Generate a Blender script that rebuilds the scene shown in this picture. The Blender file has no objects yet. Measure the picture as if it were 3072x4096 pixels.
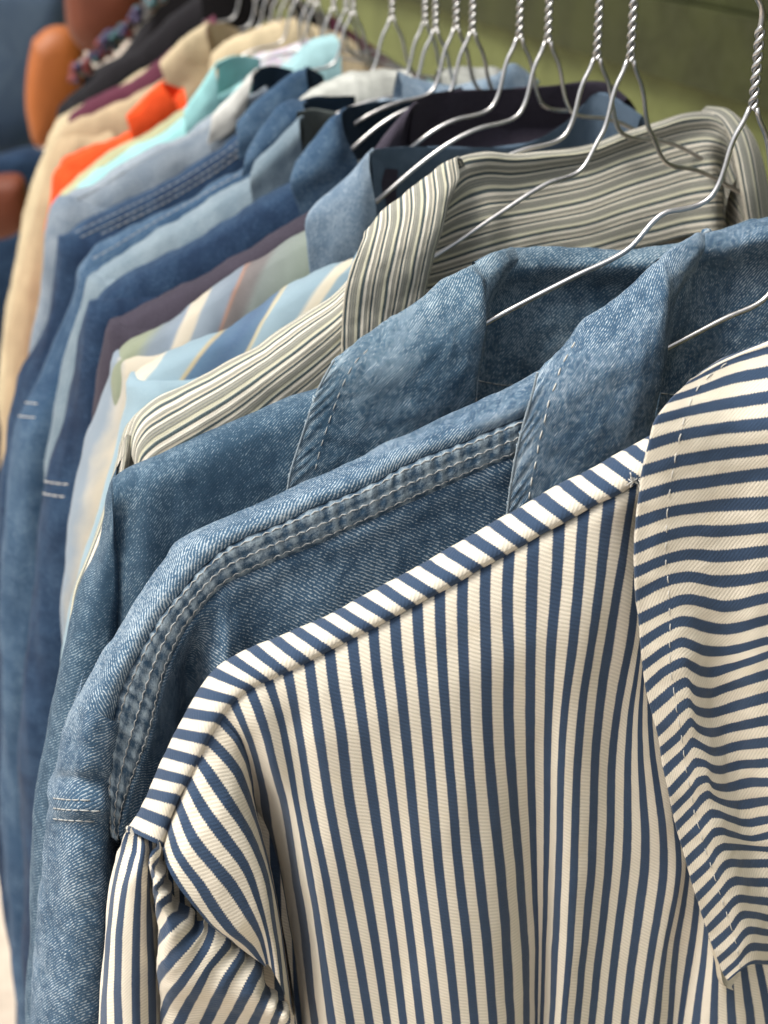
import bpy, bmesh, math, random
import numpy as np
from mathutils import Vector, Matrix, noise
from mathutils.bvhtree import BVHTree

random.seed(7)
SC = bpy.context.scene
COL = SC.collection

# ------------------------------------------------------------------ camera
CAMZ = 1.60
FPX = 6111.0                      # focal length in photo pixels (photo 3072 wide)
VX, VY = -157.0, -548.0           # where the rail direction vanishes in the photo
PITCH = math.atan((2048 - VY) / FPX)
YAW = math.asin((1536 - VX) / math.sqrt((1536 - VX) ** 2 + (2048 - VY) ** 2 + FPX ** 2))
CF = np.array([math.sin(YAW) * math.cos(PITCH), math.cos(YAW) * math.cos(PITCH), -math.sin(PITCH)])
CR = np.array([math.cos(YAW), -math.sin(YAW), 0.0])
CU = np.cross(CR, CF)
CAM = np.array([0.0, 0.0, CAMZ])
cd = bpy.data.cameras.new('camera')
cam = bpy.data.objects.new('camera', cd)
COL.objects.link(cam)
cam.matrix_world = Matrix(((CR[0], CU[0], -CF[0], CAM[0]), (CR[1], CU[1], -CF[1], CAM[1]), (CR[2], CU[2], -CF[2], CAM[2]), (0, 0, 0, 1)))
cd.sensor_fit = 'HORIZONTAL'; cd.sensor_width = 36.0
cd.lens = 36.0 * FPX / 3072.0
cd.clip_start = 0.02; cd.clip_end = 200
cd.dof.use_dof = True
cd.dof.focus_distance = 0.555
cd.dof.aperture_fstop = 16.0
SC.camera = cam
SC.view_settings.view_transform = 'Standard'
SC.view_settings.look = 'None'
SC.view_settings.exposure = 0.74
SC.view_settings.gamma = 1.0

# ------------------------------------------------------------------ daylight: soft open shade
SUN_AZ, SUN_EL = math.radians(-106), math.radians(61)   # direction the light comes FROM (x=sin az, y=cos az)
W = bpy.data.worlds.new('World'); SC.world = W; W.use_nodes = True
nt = W.node_tree; nt.nodes.clear()
sky = nt.nodes.new('ShaderNodeTexSky'); sky.sky_type = 'NISHITA'; sky.sun_disc = False
sky.sun_elevation = SUN_EL; sky.sun_rotation = SUN_AZ; sky.dust_density = 4.0; sky.air_density = 0.8; sky.ozone_density = 0.4
hs = nt.nodes.new('ShaderNodeHueSaturation'); hs.inputs['Saturation'].default_value = 0.30
bg = nt.nodes.new('ShaderNodeBackground'); bg.inputs['Strength'].default_value = 0.115
wo = nt.nodes.new('ShaderNodeOutputWorld')
nt.links.new(sky.outputs[0], hs.inputs['Color']); nt.links.new(hs.outputs[0], bg.inputs[0]); nt.links.new(bg.outputs[0], wo.inputs[0])
sd = bpy.data.lights.new('sun', 'SUN'); sd.energy = 2.15; sd.angle = math.radians(22); sd.color = (1.0, 0.95, 0.87)
sun = bpy.data.objects.new('sun', sd); COL.objects.link(sun)
sdir = Vector((math.sin(SUN_AZ) * math.cos(SUN_EL), math.cos(SUN_AZ) * math.cos(SUN_EL), math.sin(SUN_EL)))
sun.rotation_euler = sdir.to_track_quat('Z', 'Y').to_euler()

# ------------------------------------------------------------------ geometry helpers
def ray(x, y):
    return CF + (x - 1536.0) / FPX * CR - (y - 2048.0) / FPX * CU

def at_s(x, y, s):
    r = ray(x, y); return CAM + r * (s / r[1])

class Plane:
    """hanging plane of one garment: its neck point, lateral axis (to the left sleeve) and facing direction"""
    def __init__(self, neck, s, yaw=0.0):
        self.s = s
        self.O = at_s(neck[0], neck[1], s)
        p = math.radians(yaw)
        self.n = np.array([math.sin(p), -math.cos(p), 0.0])
        self.L = np.array([-math.cos(p), -math.sin(p), 0.0])
        self.yaw = p
    def __call__(self, x, y, w=0.0):
        r = ray(x, y)
        t = ((self.O + self.n * w - CAM) @ self.n) / (r @ self.n)
        return CAM + r * t
    def loc(self, a, z, w=0.0):
        return self.O + self.L * a + np.array([0, 0, z]) + self.n * w
    def mirror(self, P):
        d = P - self.O
        return P - 2 * (d @ self.L) * self.L

def resample(pts, n):
    """cubic resample of an m-D polyline, uniform in chord length; returns n+1 points"""
    P = np.asarray(pts, float)
    if len(P) == 2:
        t = np.linspace(0, 1, n + 1)[:, None]
        return P[0] * (1 - t) + P[1] * t
    d = np.linalg.norm(np.diff(P[:, :3], axis=0), axis=1); d = np.maximum(d, 1e-6)
    k = np.concatenate([[0], np.cumsum(d)])
    return hermite(k, P, np.linspace(0, k[-1], n + 1))

def hermite(k, P, t):
    k = np.asarray(k, float); P = np.asarray(P, float)
    if P.ndim == 1: P = P[:, None]
    h = np.diff(k)
    sl = np.diff(P, axis=0) / h[:, None]
    m = np.empty_like(P)
    m[0] = sl[0]; m[-1] = sl[-1]
    for i in range(1, len(k) - 1):
        m[i] = (sl[i - 1] * h[i] + sl[i] * h[i - 1]) / (h[i] + h[i - 1])
    t = np.clip(np.asarray(t, float), k[0], k[-1])
    j = np.clip(np.searchsorted(k, t, side='right') - 1, 0, len(k) - 2)
    u = ((t - k[j]) / h[j])[:, None]; hh = h[j][:, None]
    return ((2 * u ** 3 - 3 * u ** 2 + 1) * P[j] + (u ** 3 - 2 * u ** 2 + u) * hh * m[j]
            + (-2 * u ** 3 + 3 * u ** 2) * P[j + 1] + (u ** 3 - u ** 2) * hh * m[j + 1])

def loft_grid(curves, U, nu, nv, vunit=1.0, vmode='abs'):
    """curves: list of 3-D polylines; U: parameter (and texture u) of each; gives grid [nv+1][nu+1] and uv"""
    C = [resample(c, nv) for c in curves]
    Vl = []
    for c in C:
        l = np.concatenate([[0], np.cumsum(np.linalg.norm(np.diff(c, axis=0), axis=1))]); Vl.append(l / vunit)
    C = np.array(C); Vl = np.array(Vl)
    U = np.asarray(U, float)
    order = 1 if U[-1] > U[0] else -1
    K = U * order
    tt = np.linspace(K[0], K[-1], nu + 1)
    G = np.empty((nv + 1, nu + 1, 3)); V = np.empty((nv + 1, nu + 1))
    for j in range(nv + 1):
        G[j] = hermite(K, C[:, j, :], tt) if len(K) > 2 else resample(C[:, j, :], nu)
        V[j] = np.interp(tt, K, Vl[:, j])
    UU = np.tile(tt * order, (nv + 1, 1))
    return G, UU, V

def lat_U(curves):
    """metric u for curves without a given parameter"""
    C = [resample(c, 8) for c in curves]
    u = [0.0]
    for a, b in zip(C[:-1], C[1:]):
        u.append(u[-1] + max(1e-4, float(np.mean(np.linalg.norm(a - b, axis=1)))))
    return u

def normals(G):
    du = np.gradient(G, axis=1); dv = np.gradient(G, axis=0)
    n = np.cross(du, dv); l = np.linalg.norm(n, axis=2, keepdims=True)
    return n / np.maximum(l, 1e-12)

def wrinkle(G, amp=0.001, size=0.03, stretch=(1, 1, 1), seed=0.0, octaves=3, mask=None):
    N = normals(G); H = np.zeros(G.shape[:2])
    for j in range(G.shape[0]):
        for i in range(G.shape[1]):
            p = G[j, i]
            H[j, i] = noise.fractal(Vector((p[0] * stretch[0] / size + seed, p[1] * stretch[1] / size + 3.1 * seed, p[2] * stretch[2] / size)), 0.9, 2.0, octaves)
    H *= amp
    if mask is not None: H = H * mask
    return G + N * H[:, :, None]

class Mesh:
    def __init__(self):
        self.v = []; self.f = []; self.uv = []; self.mi = []
    def grid(self, G, UU, VV, flip=False, mat=0, wear=None):
        self.wear = getattr(self, 'wear', [0.0] * len(self.v))
        self.wear.extend((wear if wear is not None else np.zeros(G.shape[:2])).ravel().tolist())
        b = len(self.v); nj, ni = G.shape[:2]
        self.v.extend(map(tuple, G.reshape(-1, 3)))
        for j in range(nj - 1):
            for i in range(ni - 1):
                q = [(j, i), (j, i + 1), (j + 1, i + 1), (j + 1, i)]
                if flip: q.reverse()
                self.f.append([b + a * ni + c for a, c in q])
                self.uv.extend((UU[a, c], VV[a, c]) for a, c in q)
                self.mi.append(mat)
    def tube(self, pts, r, sides=8, u0=0.0, cap=True, mat=0):
        P = [np.asarray(p, float) for p in pts]; n = len(P); b = len(self.v)
        rr = r if hasattr(r, '__len__') else [r] * n
        T = [P[min(i + 1, n - 1)] - P[max(i - 1, 0)] for i in range(n)]
        T = [t / max(np.linalg.norm(t), 1e-9) for t in T]
        ref = np.array([0, 0, 1.0]) if abs(T[0][2]) < .9 else np.array([1.0, 0, 0])
        a = np.cross(T[0], ref); a /= np.linalg.norm(a)
        l = 0
        for i in range(n):
            if i: l += np.linalg.norm(P[i] - P[i - 1])
            a = a - (a @ T[i]) * T[i]; a /= max(np.linalg.norm(a), 1e-9)
            c = np.cross(T[i], a)
            for k in range(sides):
                an = 2 * math.pi * k / sides
                self.v.append(tuple(P[i] + rr[i] * (math.cos(an) * a + math.sin(an) * c)))
        for i in range(n - 1):
            for k in range(sides):
                k2 = (k + 1) % sides
                self.f.append([b + i * sides + k, b + i * sides + k2, b + (i + 1) * sides + k2, b + (i + 1) * sides + k])
                self.uv.extend([(k / sides, i / n), ((k + 1) / sides, i / n), ((k + 1) / sides, (i + 1) / n), (k / sides, (i + 1) / n)])
                self.mi.append(mat)
        if cap:
            for s, rev in ((0, False), (n - 1, True)):
                q = [b + s * sides + k for k in range(sides)]
                if not rev: q.reverse()
                self.f.append(q); self.uv.extend([(0, 0)] * sides); self.mi.append(mat)
    def build(self, name, mats, parent=None, origin=None, solid=0.0, offset=-1.0):
        me = bpy.data.meshes.new(name)
        o = np.zeros(3)
        if parent is not None:
            q = parent
            while q.parent is not None: q = q.parent
            o = np.array(q.location)
        if origin is not None: o = np.asarray(origin, float)
        me.from_pydata([(x - o[0], y - o[1], z - o[2]) for x, y, z in self.v], [], self.f)
        ul = me.uv_layers.new(name='UVMap')
        ul.data.foreach_set('uv', [c for p in self.uv for c in p])
        if not isinstance(mats, (list, tuple)): mats = [mats]
        for m in mats: me.materials.append(m)
        me.polygons.foreach_set('material_index', self.mi)
        me.polygons.foreach_set('use_smooth', [True] * len(self.f))
        wl = getattr(self, 'wear', None)
        if wl and len(wl) == len(self.v) and max(wl) > 0:
            at = me.attributes.new('wear', 'FLOAT', 'POINT'); at.data.foreach_set('value', wl)
        me.update()
        ob = bpy.data.objects.new(name, me); COL.objects.link(ob)
        if parent is not None: ob.parent = parent
        else: ob.location = o
        if solid:
            md = ob.modifiers.new('cloth_thickness', 'SOLIDIFY'); md.thickness = solid; md.offset = offset; md.use_even_offset = False
        return ob
    def bvh(self):
        return BVHTree.FromPolygons([Vector(p) for p in self.v], self.f)

def empty(name, loc, label, cat, group=None):
    o = bpy.data.objects.new(name, None); COL.objects.link(o)
    o.empty_display_size = 0.05
    o.location = tuple(loc); o.matrix_world = Matrix.Translation(Vector(tuple(float(c) for c in loc)))
    o['label'] = label; o['category'] = cat
    if group: o['group'] = group
    return o

def tag(o, label=None, cat=None, group=None, kind=None):
    if label: o['label'] = label
    if cat: o['category'] = cat
    if group: o['group'] = group
    if kind: o['kind'] = kind
    return o

def on_surface(bv, x, y, lift=0.0003):
    r = ray(x, y); r = r / np.linalg.norm(r)
    h, n, i, d = bv.ray_cast(Vector(CAM), Vector(r))
    if h is None: return None
    n = n if n.dot(Vector(r)) < 0 else -n
    return np.array(h) + np.array(n) * lift

def stitches(mesh, bv, pts, dash=0.0034, gap=0.0012, r=0.00028, wob=0.0, lift=0.0002, solid_line=False, seed=1):
    """thread dashes lying on a surface along a line traced in photo pixels"""
    rnd = random.Random(seed)
    q = resample([(x, y, 0) for x, y in pts], 400)
    P = [on_surface(bv, x, y, lift) for x, y, _ in q]
    P = [p for p in P if p is not None]
    if len(P) < 3: return
    P2 = [P[0]]
    for p in P[1:]:
        if np.linalg.norm(p - P2[-1]) < 0.01: P2.append(p)
    P = np.array(P2)
    d = np.concatenate([[0], np.cumsum(np.linalg.norm(np.diff(P, axis=0), axis=1))])
    t = 0.0; L = d[-1]; T = np.array([0, 0, 1.0])
    while t < L - dash:
        ds = dash * rnd.uniform(.85, 1.15)
        ts = np.linspace(t, min(t + ds, L), 5)
        seg = np.stack([np.interp(ts, d, P[:, k]) for k in range(3)], axis=1)
        tang = seg[-1] - seg[0]; tang /= max(np.linalg.norm(tang), 1e-9)
        toc = CAM - seg[2]; toc /= np.linalg.norm(toc)
        side = np.cross(tang, toc)
        for i, (a, b) in enumerate(zip((0, .6, 1, .6, 0), (0, .5, 1, .5, 0))):
            seg[i] = seg[i] + toc * (a * r * 0.9 - r * .4) + side * (wob * (b - .4))
        mesh.tube(seg, [r * .7, r, r * 1.1, r, r * .7], sides=5)
        t += ds + gap * rnd.uniform(.8, 1.2)

# ------------------------------------------------------------------ material helpers
class NT:
    def __init__(self, name, rough=0.9):
        self.m = bpy.data.materials.new(name); self.m.use_nodes = True
        self.t = self.m.node_tree; self.t.nodes.clear()
        self.out = self.t.nodes.new('ShaderNodeOutputMaterial')
        self.b = self.t.nodes.new('ShaderNodeBsdfPrincipled')
        self.t.links.new(self.b.outputs[0], self.out.inputs[0])
        self.b.inputs['Roughness'].default_value = rough
        self.b.inputs['Specular IOR Level'].default_value = 0.25
    def n(self, k): return self.t.nodes.new(k)
    def link(self, a, b): self.t.links.new(a, b)
    def _in(self, sock, v):
        if isinstance(v, (int, float)): sock.default_value = v
        elif isinstance(v, (tuple, list)): sock.default_value = tuple(v) if len(v) == 4 or sock.type != 'RGBA' else (*v, 1)
        else: self.t.links.new(v, sock)
    def math(self, op, a, b=0.0, c=0.0, clamp=False):
        n = self.n('ShaderNodeMath'); n.operation = op; n.use_clamp = clamp
        self._in(n.inputs[0], a); self._in(n.inputs[1], b); self._in(n.inputs[2], c)
        return n.outputs[0]
    def uv(self):
        n = self.n('ShaderNodeUVMap'); n.uv_map = 'UVMap'
        s = self.n('ShaderNodeSeparateXYZ'); self.link(n.outputs[0], s.inputs[0])
        return s.outputs[0], s.outputs[1]
    def xyz(self, x, y=0.0, z=0.0):
        n = self.n('ShaderNodeCombineXYZ'); self._in(n.inputs[0], x); self._in(n.inputs[1], y); self._in(n.inputs[2], z)
        return n.outputs[0]
    def noise(self, vec, scale, detail=2.0, rough=0.5, dist=0.0):
        n = self.n('ShaderNodeTexNoise'); self._in(n.inputs['Vector'], vec)
        n.inputs['Scale'].default_value = scale; n.inputs['Detail'].default_value = detail
        n.inputs['Roughness'].default_value = rough; n.inputs['Distortion'].default_value = dist
        return n.outputs['Fac']
    def obj(self):
        n = self.n('ShaderNodeTexCoord'); return n.outputs['Object']
    def ramp(self, fac, stops, interp='LINEAR'):
        n = self.n('ShaderNodeValToRGB'); n.color_ramp.interpolation = interp
        e = n.color_ramp.elements
        while len(e) > 1: e.remove(e[-1])
        e[0].position = stops[0][0]; e[0].color = (*stops[0][1], 1)
        for p, c in stops[1:]:
            x = e.new(p); x.color = (*c, 1)
        self._in(n.inputs[0], fac); return n.outputs[0]
    def smooth(self, v, lo, hi):
        n = self.n('ShaderNodeMapRange'); n.interpolation_type = 'SMOOTHSTEP'
        self._in(n.inputs['Value'], v); n.inputs['From Min'].default_value = lo; n.inputs['From Max'].default_value = hi
        return n.outputs[0]
    def mix(self, f, a, b, mode='MIX'):
        n = self.n('ShaderNodeMix'); n.data_type = 'RGBA'; n.blend_type = mode
        self._in(n.inputs[0], f); self._in(n.inputs[6], a); self._in(n.inputs[7], b)
        return n.outputs[2]
    def bump(self, h, dist, strength=1.0, prev=None):
        n = self.n('ShaderNodeBump'); n.inputs['Distance'].default_value = dist; n.inputs['Strength'].default_value = strength
        self._in(n.inputs['Height'], h)
        if prev is not None: self.link(prev, n.inputs['Normal'])
        return n.outputs[0]
    def done(self, col, nrm=None):
        self._in(self.b.inputs['Base Color'], col)
        if nrm is not None: self.link(nrm, self.b.inputs['Normal'])
        return self.m

def fabric_sheen(N, w=0.12):
    try:
        N.b.inputs['Sheen Weight'].default_value = w; N.b.inputs['Sheen Roughness'].default_value = 0.5
    except KeyError: pass

def mat_ticking(name, navy=(0.032, 0.060, 0.112), cream=(0.73, 0.67, 0.55), duty=0.246, vs=1.0, phase=0.0):
    """woven navy / cream stripes; u counts stripes, v is in stripe widths"""
    N = NT(name, 0.92); u, v = N.uv()
    tooth = N.math('PINGPONG', N.math('MULTIPLY', v, 6.2 * vs), 0.5)          # saw edge of the twill
    nz = N.noise(N.xyz(u, N.math('MULTIPLY', v, .5)), 5.0, 3.0)
    uu = N.math('ADD', N.math('ADD', u, phase), N.math('MULTIPLY', N.math('SUBTRACT', tooth, 0.25), 0.11))
    uu = N.math('ADD', uu, N.math('MULTIPLY', N.math('SUBTRACT', nz, .5), .05))
    d = N.math('PINGPONG', uu, 0.5)                                            # 0 at navy centre .. 0.5 cream centre
    m = N.smooth(d, duty - .022, duty + .022)
    # twill ribs
    dg = N.math('ADD', N.math('MULTIPLY', u, 4.6), N.math('MULTIPLY', v, 4.4 * vs))
    rib = N.math('PINGPONG', dg, 0.5)
    fine = N.noise(N.xyz(N.math('MULTIPLY', u, 1.0), v), 26.0, 3.0, .7)
    big = N.noise(N.xyz(u, v), 0.35, 4.0)
    cr = N.mix(N.smooth(rib, 0.0, 0.5), tuple(c * .76 for c in cream), tuple(min(1, c * 1.08) for c in cream))
    cr = N.mix(N.smooth(fine, .3, .75), cr, tuple(c * 1.05 for c in cream))
    cr = N.mix(N.math('MULTIPLY', N.smooth(big, .55, .8), .35), cr, (cream[0] * .93, cream[1] * .86, cream[2] * .70))
    speck = N.noise(N.xyz(N.math('MULTIPLY', u, 1.3), v), 34.0, 2.0, .8)
    nv = N.mix(N.smooth(fine, .35, .7), tuple(c * .72 for c in navy), tuple(c * 1.35 for c in navy))
    nv = N.mix(N.math('MULTIPLY', N.smooth(speck, .58, .74), .55), nv, (0.13, 0.175, 0.25))
    nv = N.mix(N.math('MULTIPLY', N.smooth(big, .35, .75), .35), nv, (0.052, 0.085, 0.145))
    col = N.mix(m, nv, cr)
    h = N.math('ADD', N.math('MULTIPLY', rib, .9), N.math('MULTIPLY', fine, .7))
    nb = N.bump(h, 0.00022, 0.9)
    fabric_sheen(N)
    return N.done(col, nb)

def mat_denim(name, dark=(0.035, 0.085, 0.17), mid=(0.10, 0.20, 0.33), light=(0.42, 0.52, 0.58), wear=0.5, twill=1500.0, ang=0.9, slub=0.55, mott=70.0, bump=0.8):
    """washed denim: blue twill with pale cross threads, mottled by wear; uv in metres"""
    N = NT(name, 0.93); u, v = N.uv(); ca, sa = math.cos(ang), math.sin(ang)
    a = N.math('ADD', N.math('MULTIPLY', u, ca), N.math('MULTIPLY', v, sa))
    b = N.math('SUBTRACT', N.math('MULTIPLY', v, ca), N.math('MULTIPLY', u, sa))
    warp = N.noise(N.xyz(u, v), 300.0, 1.0)
    rib = N.math('PINGPONG', N.math('ADD', N.math('MULTIPLY', a, twill), N.math('MULTIPLY', warp, .9)), .5)
    sl = N.noise(N.xyz(N.math('MULTIPLY', a, twill * 1.0), N.math('MULTIPLY', b, twill * .78)), 1.0, 2.0, .65)
    t = N.math('ADD', N.math('MULTIPLY', rib, 1.0), N.math('MULTIPLY', sl, 1.0))
    mo = N.noise(N.xyz(u, v), mott, 5.0, .62)
    mo2 = N.noise(N.xyz(N.math('MULTIPLY', u, 1), v, 3.3), mott * .22, 4.0, .6)
    ws = N.math('ADD', N.math('MULTIPLY', mo, .6), N.math('MULTIPLY', mo2, .6))
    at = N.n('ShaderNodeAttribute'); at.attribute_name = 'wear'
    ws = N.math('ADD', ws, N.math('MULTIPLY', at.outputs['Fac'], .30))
    thr = N.math('SUBTRACT', 1.10 - wear * .35, N.math('MULTIPLY', N.math('SUBTRACT', ws, .6), .72))
    pale = N.smooth(N.math('SUBTRACT', t, thr), -.09, .13)
    base = N.mix(N.smooth(ws, .34, .86), dark, mid)
    base = N.mix(N.math('MULTIPLY', N.smooth(ws, .78, 1.15), .3), base, light)
    col = N.mix(N.math('MULTIPLY', pale, slub), base, light)
    nb = N.bump(N.math('ADD', rib, sl), 0.00025, bump)
    fabric_sheen(N, .04)
    return N.done(col, nb)

def mat_plain(name, col, var=.12, size=40.0, rough=.9, weave=900.0, sheen=.02):
    N = NT(name, rough)
    o = N.obj()
    a = N.noise(o, size, 4.0, .6); f = N.noise(o, weave, 2.0, .6)
    c = N.mix(N.smooth(a, .3, .7), tuple(x * (1 - var) for x in col), tuple(min(1, x * (1 + var)) for x in col))
    c = N.mix(N.math('MULTIPLY', N.smooth(f, .35, .7), .3), c, tuple(min(1, x * 1.35 + .02) for x in col))
    fabric_sheen(N, sheen)
    return N.done(c, N.bump(f, 0.0002, .6))

def mat_bands(name, stops, period, rough=.92, wob=.03, bump=0.0, check=0.0, along='u'):
    """repeating coloured bands across u (metres)"""
    N = NT(name, rough); u, v = N.uv()
    if along == 'v': u, v = v, u
    nz = N.noise(N.xyz(u, v), 60.0, 2.0)
    x = N.math('ADD', N.math('DIVIDE', u, period), N.math('MULTIPLY', N.math('SUBTRACT', nz, .5), wob))
    fr = N.math('FRACT', N.math('ADD', x, 10.0))
    col = N.ramp(fr, stops, 'LINEAR')
    fine = N.noise(N.xyz(u, v), 1500.0, 2.0, .7)
    col = N.mix(N.math('MULTIPLY', N.smooth(fine, .35, .7), .10), col, (.75, .75, .68))
    if check:
        w = N.math('MULTIPLY', N.math('PINGPONG', N.math('MULTIPLY', v, 900.0), .5), N.math('PINGPONG', N.math('MULTIPLY', u, 1400.0), .5))
        col = N.mix(N.math('MULTIPLY', N.smooth(w, .05, .16), check), col, (.12, .14, .14))
    h = fine
    if bump:
        sc = N.n('ShaderNodeRGBToBW'); N.link(col, sc.inputs[0])
        h = N.math('ADD', N.math('MULTIPLY', sc.outputs[0], 1.0), N.math('MULTIPLY', fine, .4))
    fabric_sheen(N, .1)
    return N.done(col, N.bump(h, .0003 + bump, .8))

def mat_metal(name, col=(.62, .61, .59), rough=.32):
    N = NT(name, rough); N.b.inputs['Metallic'].default_value = 1.0
    o = N.obj(); a = N.noise(o, 180.0, 3.0, .6)
    c = N.mix(a, tuple(x * .75 for x in col), tuple(min(1, x * 1.2) for x in col))
    N.link(N.math('ADD', N.math('MULTIPLY', a, .25), rough - .12), N.b.inputs['Roughness'])
    return N.done(c, N.bump(N.noise(o, 900.0, 2.0), .0001, .4))

def mat_leather(name, col):
    N = NT(name, .55); o = N.obj()
    a = N.noise(o, 14.0, 4.0, .6); f = N.noise(o, 400.0, 3.0)
    N.b.inputs['Specular IOR Level'].default_value = .5
    return N.done(N.mix(a, tuple(x * .7 for x in col), tuple(min(1, x * 1.2) for x in col)), N.bump(f, .0004, .5))

CREAM = (0.70, 0.62, 0.47)

def depth(p): return float((p - CAM) @ CF)
# ================================================================== materials
M_TICK = mat_ticking('ticking_cloth')
M_STEEL = mat_metal('galvanised_wire')
M_THREAD = mat_plain('pale_thread', (.55, .54, .50), .1)
M_THREAD_G = mat_plain('grey_thread', (.36, .37, .36), .1)
PU = 0.0066                                   # stripe pitch of the ticking, metres

def g(x, s): return math.exp(-(x / s) ** 2)
def sm(x, a, b):
    t = min(1.0, max(0.0, (x - a) / (b - a))); return t * t * (3 - 2 * t)

def drop(c, dz, dn=0.0, n=None):
    p = np.array(c[-1], float); q = p + np.array([0, 0, -dz])
    if n is not None: q = q + n * dn
    return list(c) + [q]

# ================================================================== garment 1: ticking-stripe jacket
P1 = Plane((3620, 560), 0.452, 0.0)
# body stripes: number -> traced centre line from the yoke seam downwards (photo pixels)
B1 = {
 -12: [(2640, 1880), (2720, 2400), (2780, 2900), (2960, 3500), (3080, 4096)],
 -9: [(2600, 1900), (2660, 2450), (2720, 2900), (2860, 3500), (2855, 4096)],
 -7: [(2590, 1905), (2640, 2460), (2690, 2900), (2790, 3500), (2720, 4096)],
 -6: [(2585, 1910), (2630, 2470), (2680, 2900), (2747, 3500), (2706, 3780), (2682, 4096)],
 -5: [(2580, 1915), (2615, 2480), (2640, 2900), (2713, 3500), (2663, 3790), (2624, 4096)],
 -4: [(2575, 1920), (2600, 2490), (2600, 2900), (2653, 3500), (2608, 3790), (2566, 4096)],
 -3: [(2570, 1925), (2585, 2495), (2560, 2900), (2576, 3500), (2536, 3790), (2499, 4096)],
 -2: [(2565, 1930), (2570, 2500), (2520, 2900), (2501, 3500), (2465, 3800), (2431, 4096)],
 -1: [(2560, 1936), (2533, 2500), (2462, 2900), (2431, 3500), (2400, 3800), (2366, 4096)],
 0: [(2535, 1950), (2500, 2200), (2446, 2500), (2391, 2900), (2363, 3500), (2335, 3800), (2306, 4096)],
 1: [(2436, 1996), (2410, 2250), (2376, 2500), (2323, 2900), (2293, 3500), (2278, 3800), (2253, 4096)],
 2: [(2333, 2050), (2318, 2300), (2299, 2500), (2253, 2900), (2235, 3500), (2224, 3800), (2208, 4096)],
 3: [(2236, 2108), (2226, 2350), (2210, 2500), (2193, 2900), (2186, 3500), (2178, 3800), (2170, 4096)],
 4: [(2133, 2155), (2126, 2400), (2122, 2650), (2121, 2900), (2136, 3500), (2146, 3800), (2142, 4096)],
 5: [(2036, 2209), (2029, 2380), (2034, 2600), (2036, 2900), (2080, 3500), (2104, 3800), (2109, 4096)],
 6: [(1942, 2262), (1940, 2400), (1944, 2650), (1950, 2900), (2003, 3500), (2030, 3800), (2048, 4096)],
 7: [(1850, 2312), (1849, 2450), (1857, 2700), (1863, 2900), (1918, 3500), (1950, 3800), (1976, 4096)],
 8: [(1758, 2365), (1762, 2500), (1772, 2700), (1786, 2900), (1838, 3500), (1872, 3800), (1899, 4096)],
 9: [(1668, 2419), (1676, 2560), (1690, 2720), (1706, 2900), (1759, 3500), (1795, 3800), (1827, 4096)],
 10: [(1578, 2467), (1590, 2620), (1604, 2750), (1619, 2900), (1679, 3500), (1718, 3800), (1754, 4096)],
 11: [(1492, 2510), (1506, 2680), (1522, 2800), (1540, 2950), (1610, 3500), (1648, 3800), (1683, 4096)],
 12: [(1408, 2552), (1426, 2700), (1446, 2850), (1466, 3000), (1536, 3500), (1578, 3800), (1614, 4096)],
 13: [(1318, 2606), (1335, 2750), (1360, 2900), (1396, 3200), (1455, 3500), (1506, 3800), (1549, 4096)],
 14: [(1236, 2645), (1252, 2760), (1275, 2930), (1316, 3200), (1372, 3500), (1430, 3800), (1479, 4096)],
 15: [(1150, 2686), (1172, 2800), (1208, 3010), (1238, 3200), (1300, 3500), (1352, 3800), (1401, 4096)],
 16: [(1072, 2717), (1115, 2850), (1155, 3030), (1183, 3200), (1238, 3500), (1286, 3800), (1329, 4096)],
 17: [(998, 2752), (1048, 2880), (1095, 3060), (1133, 3200), (1180, 3500), (1226, 3800), (1262, 4096)],
 18: [(934, 2805), (985, 2930), (1024, 3040), (1056, 3200), (1113, 3500), (1165, 3800), (1199, 4096)],
 19: [(884, 2872), (947, 2945), (985, 3030), (1015, 3200), (1072, 3500), (1130, 3800), (1175, 4096)],
 20: [(837, 2960), (938, 3068), (998, 3200), (1041, 3330), (1087, 3500), (1150, 3800), (1190, 4080)],
 21: [(792, 3032), (912, 3210), (996, 3335), (1058, 3489), (1105, 3700), (1150, 3850), (1186, 4060)],
 22: [(753, 3123), (792, 3200), (904, 3359), (979, 3462), (1034, 3610), (1078, 3740), (1130, 3880), (1172, 4040)],
 23: [(711, 3216), (782, 3370), (858, 3462), (925, 3540), (1000, 3660), (1040, 3740), (1068, 3860)],
 24: [(676, 3303), (700, 3385), (735, 3455), (798, 3540), (860, 3640), (930, 3730), (1000, 3790), (1058, 3868)],
 25: [(650, 3390), (668, 3460), (702, 3530), (745, 3590), (795, 3650), (830, 3690), (880, 3730), (930, 3768)],
}
def w1(N, x, y, t):
    """how far each point of the front stands off the hanging plane, towards the camera"""
    w = .012
    w += .006 * sm(t, 0, .25)
    w -= .017 * g(N - 3.7, 1.7) * sm(y, 2450, 3900)
    w += .006 * g(N - 8.5, 3.0) * sm(y, 2500, 3700)
    w -= .007 * g(N + 6.6, 1.0) * sm(y, 3200, 4000)
    w += .003 * g(N + 9.5, 1.8) * sm(y, 3300, 4000)
    w -= .0075 * sm(-N, -2.0, 1.5)
    w -= .048 * g(N - 18.6, 1.35) * sm(y, 2830, 3500)
    w -= .006 * g(N - 15.5, .7) * sm(y, 2700, 2950) * (1 - sm(y, 3100, 3500))
    w += .005 * sm(N, 19.5, 23) * sm(t, .05, .5) - .006 * sm(N, 21, 23) * sm(t, .72, 1.0)
    return w
def seamline_y(N): return B1[N][0]
root1 = empty('striped_jacket', P1.O, 'navy and cream vertical striped jacket nearest the camera with a wide collar', 'jacket', 'garments hanging on the rail')
MB = Mesh()
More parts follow.
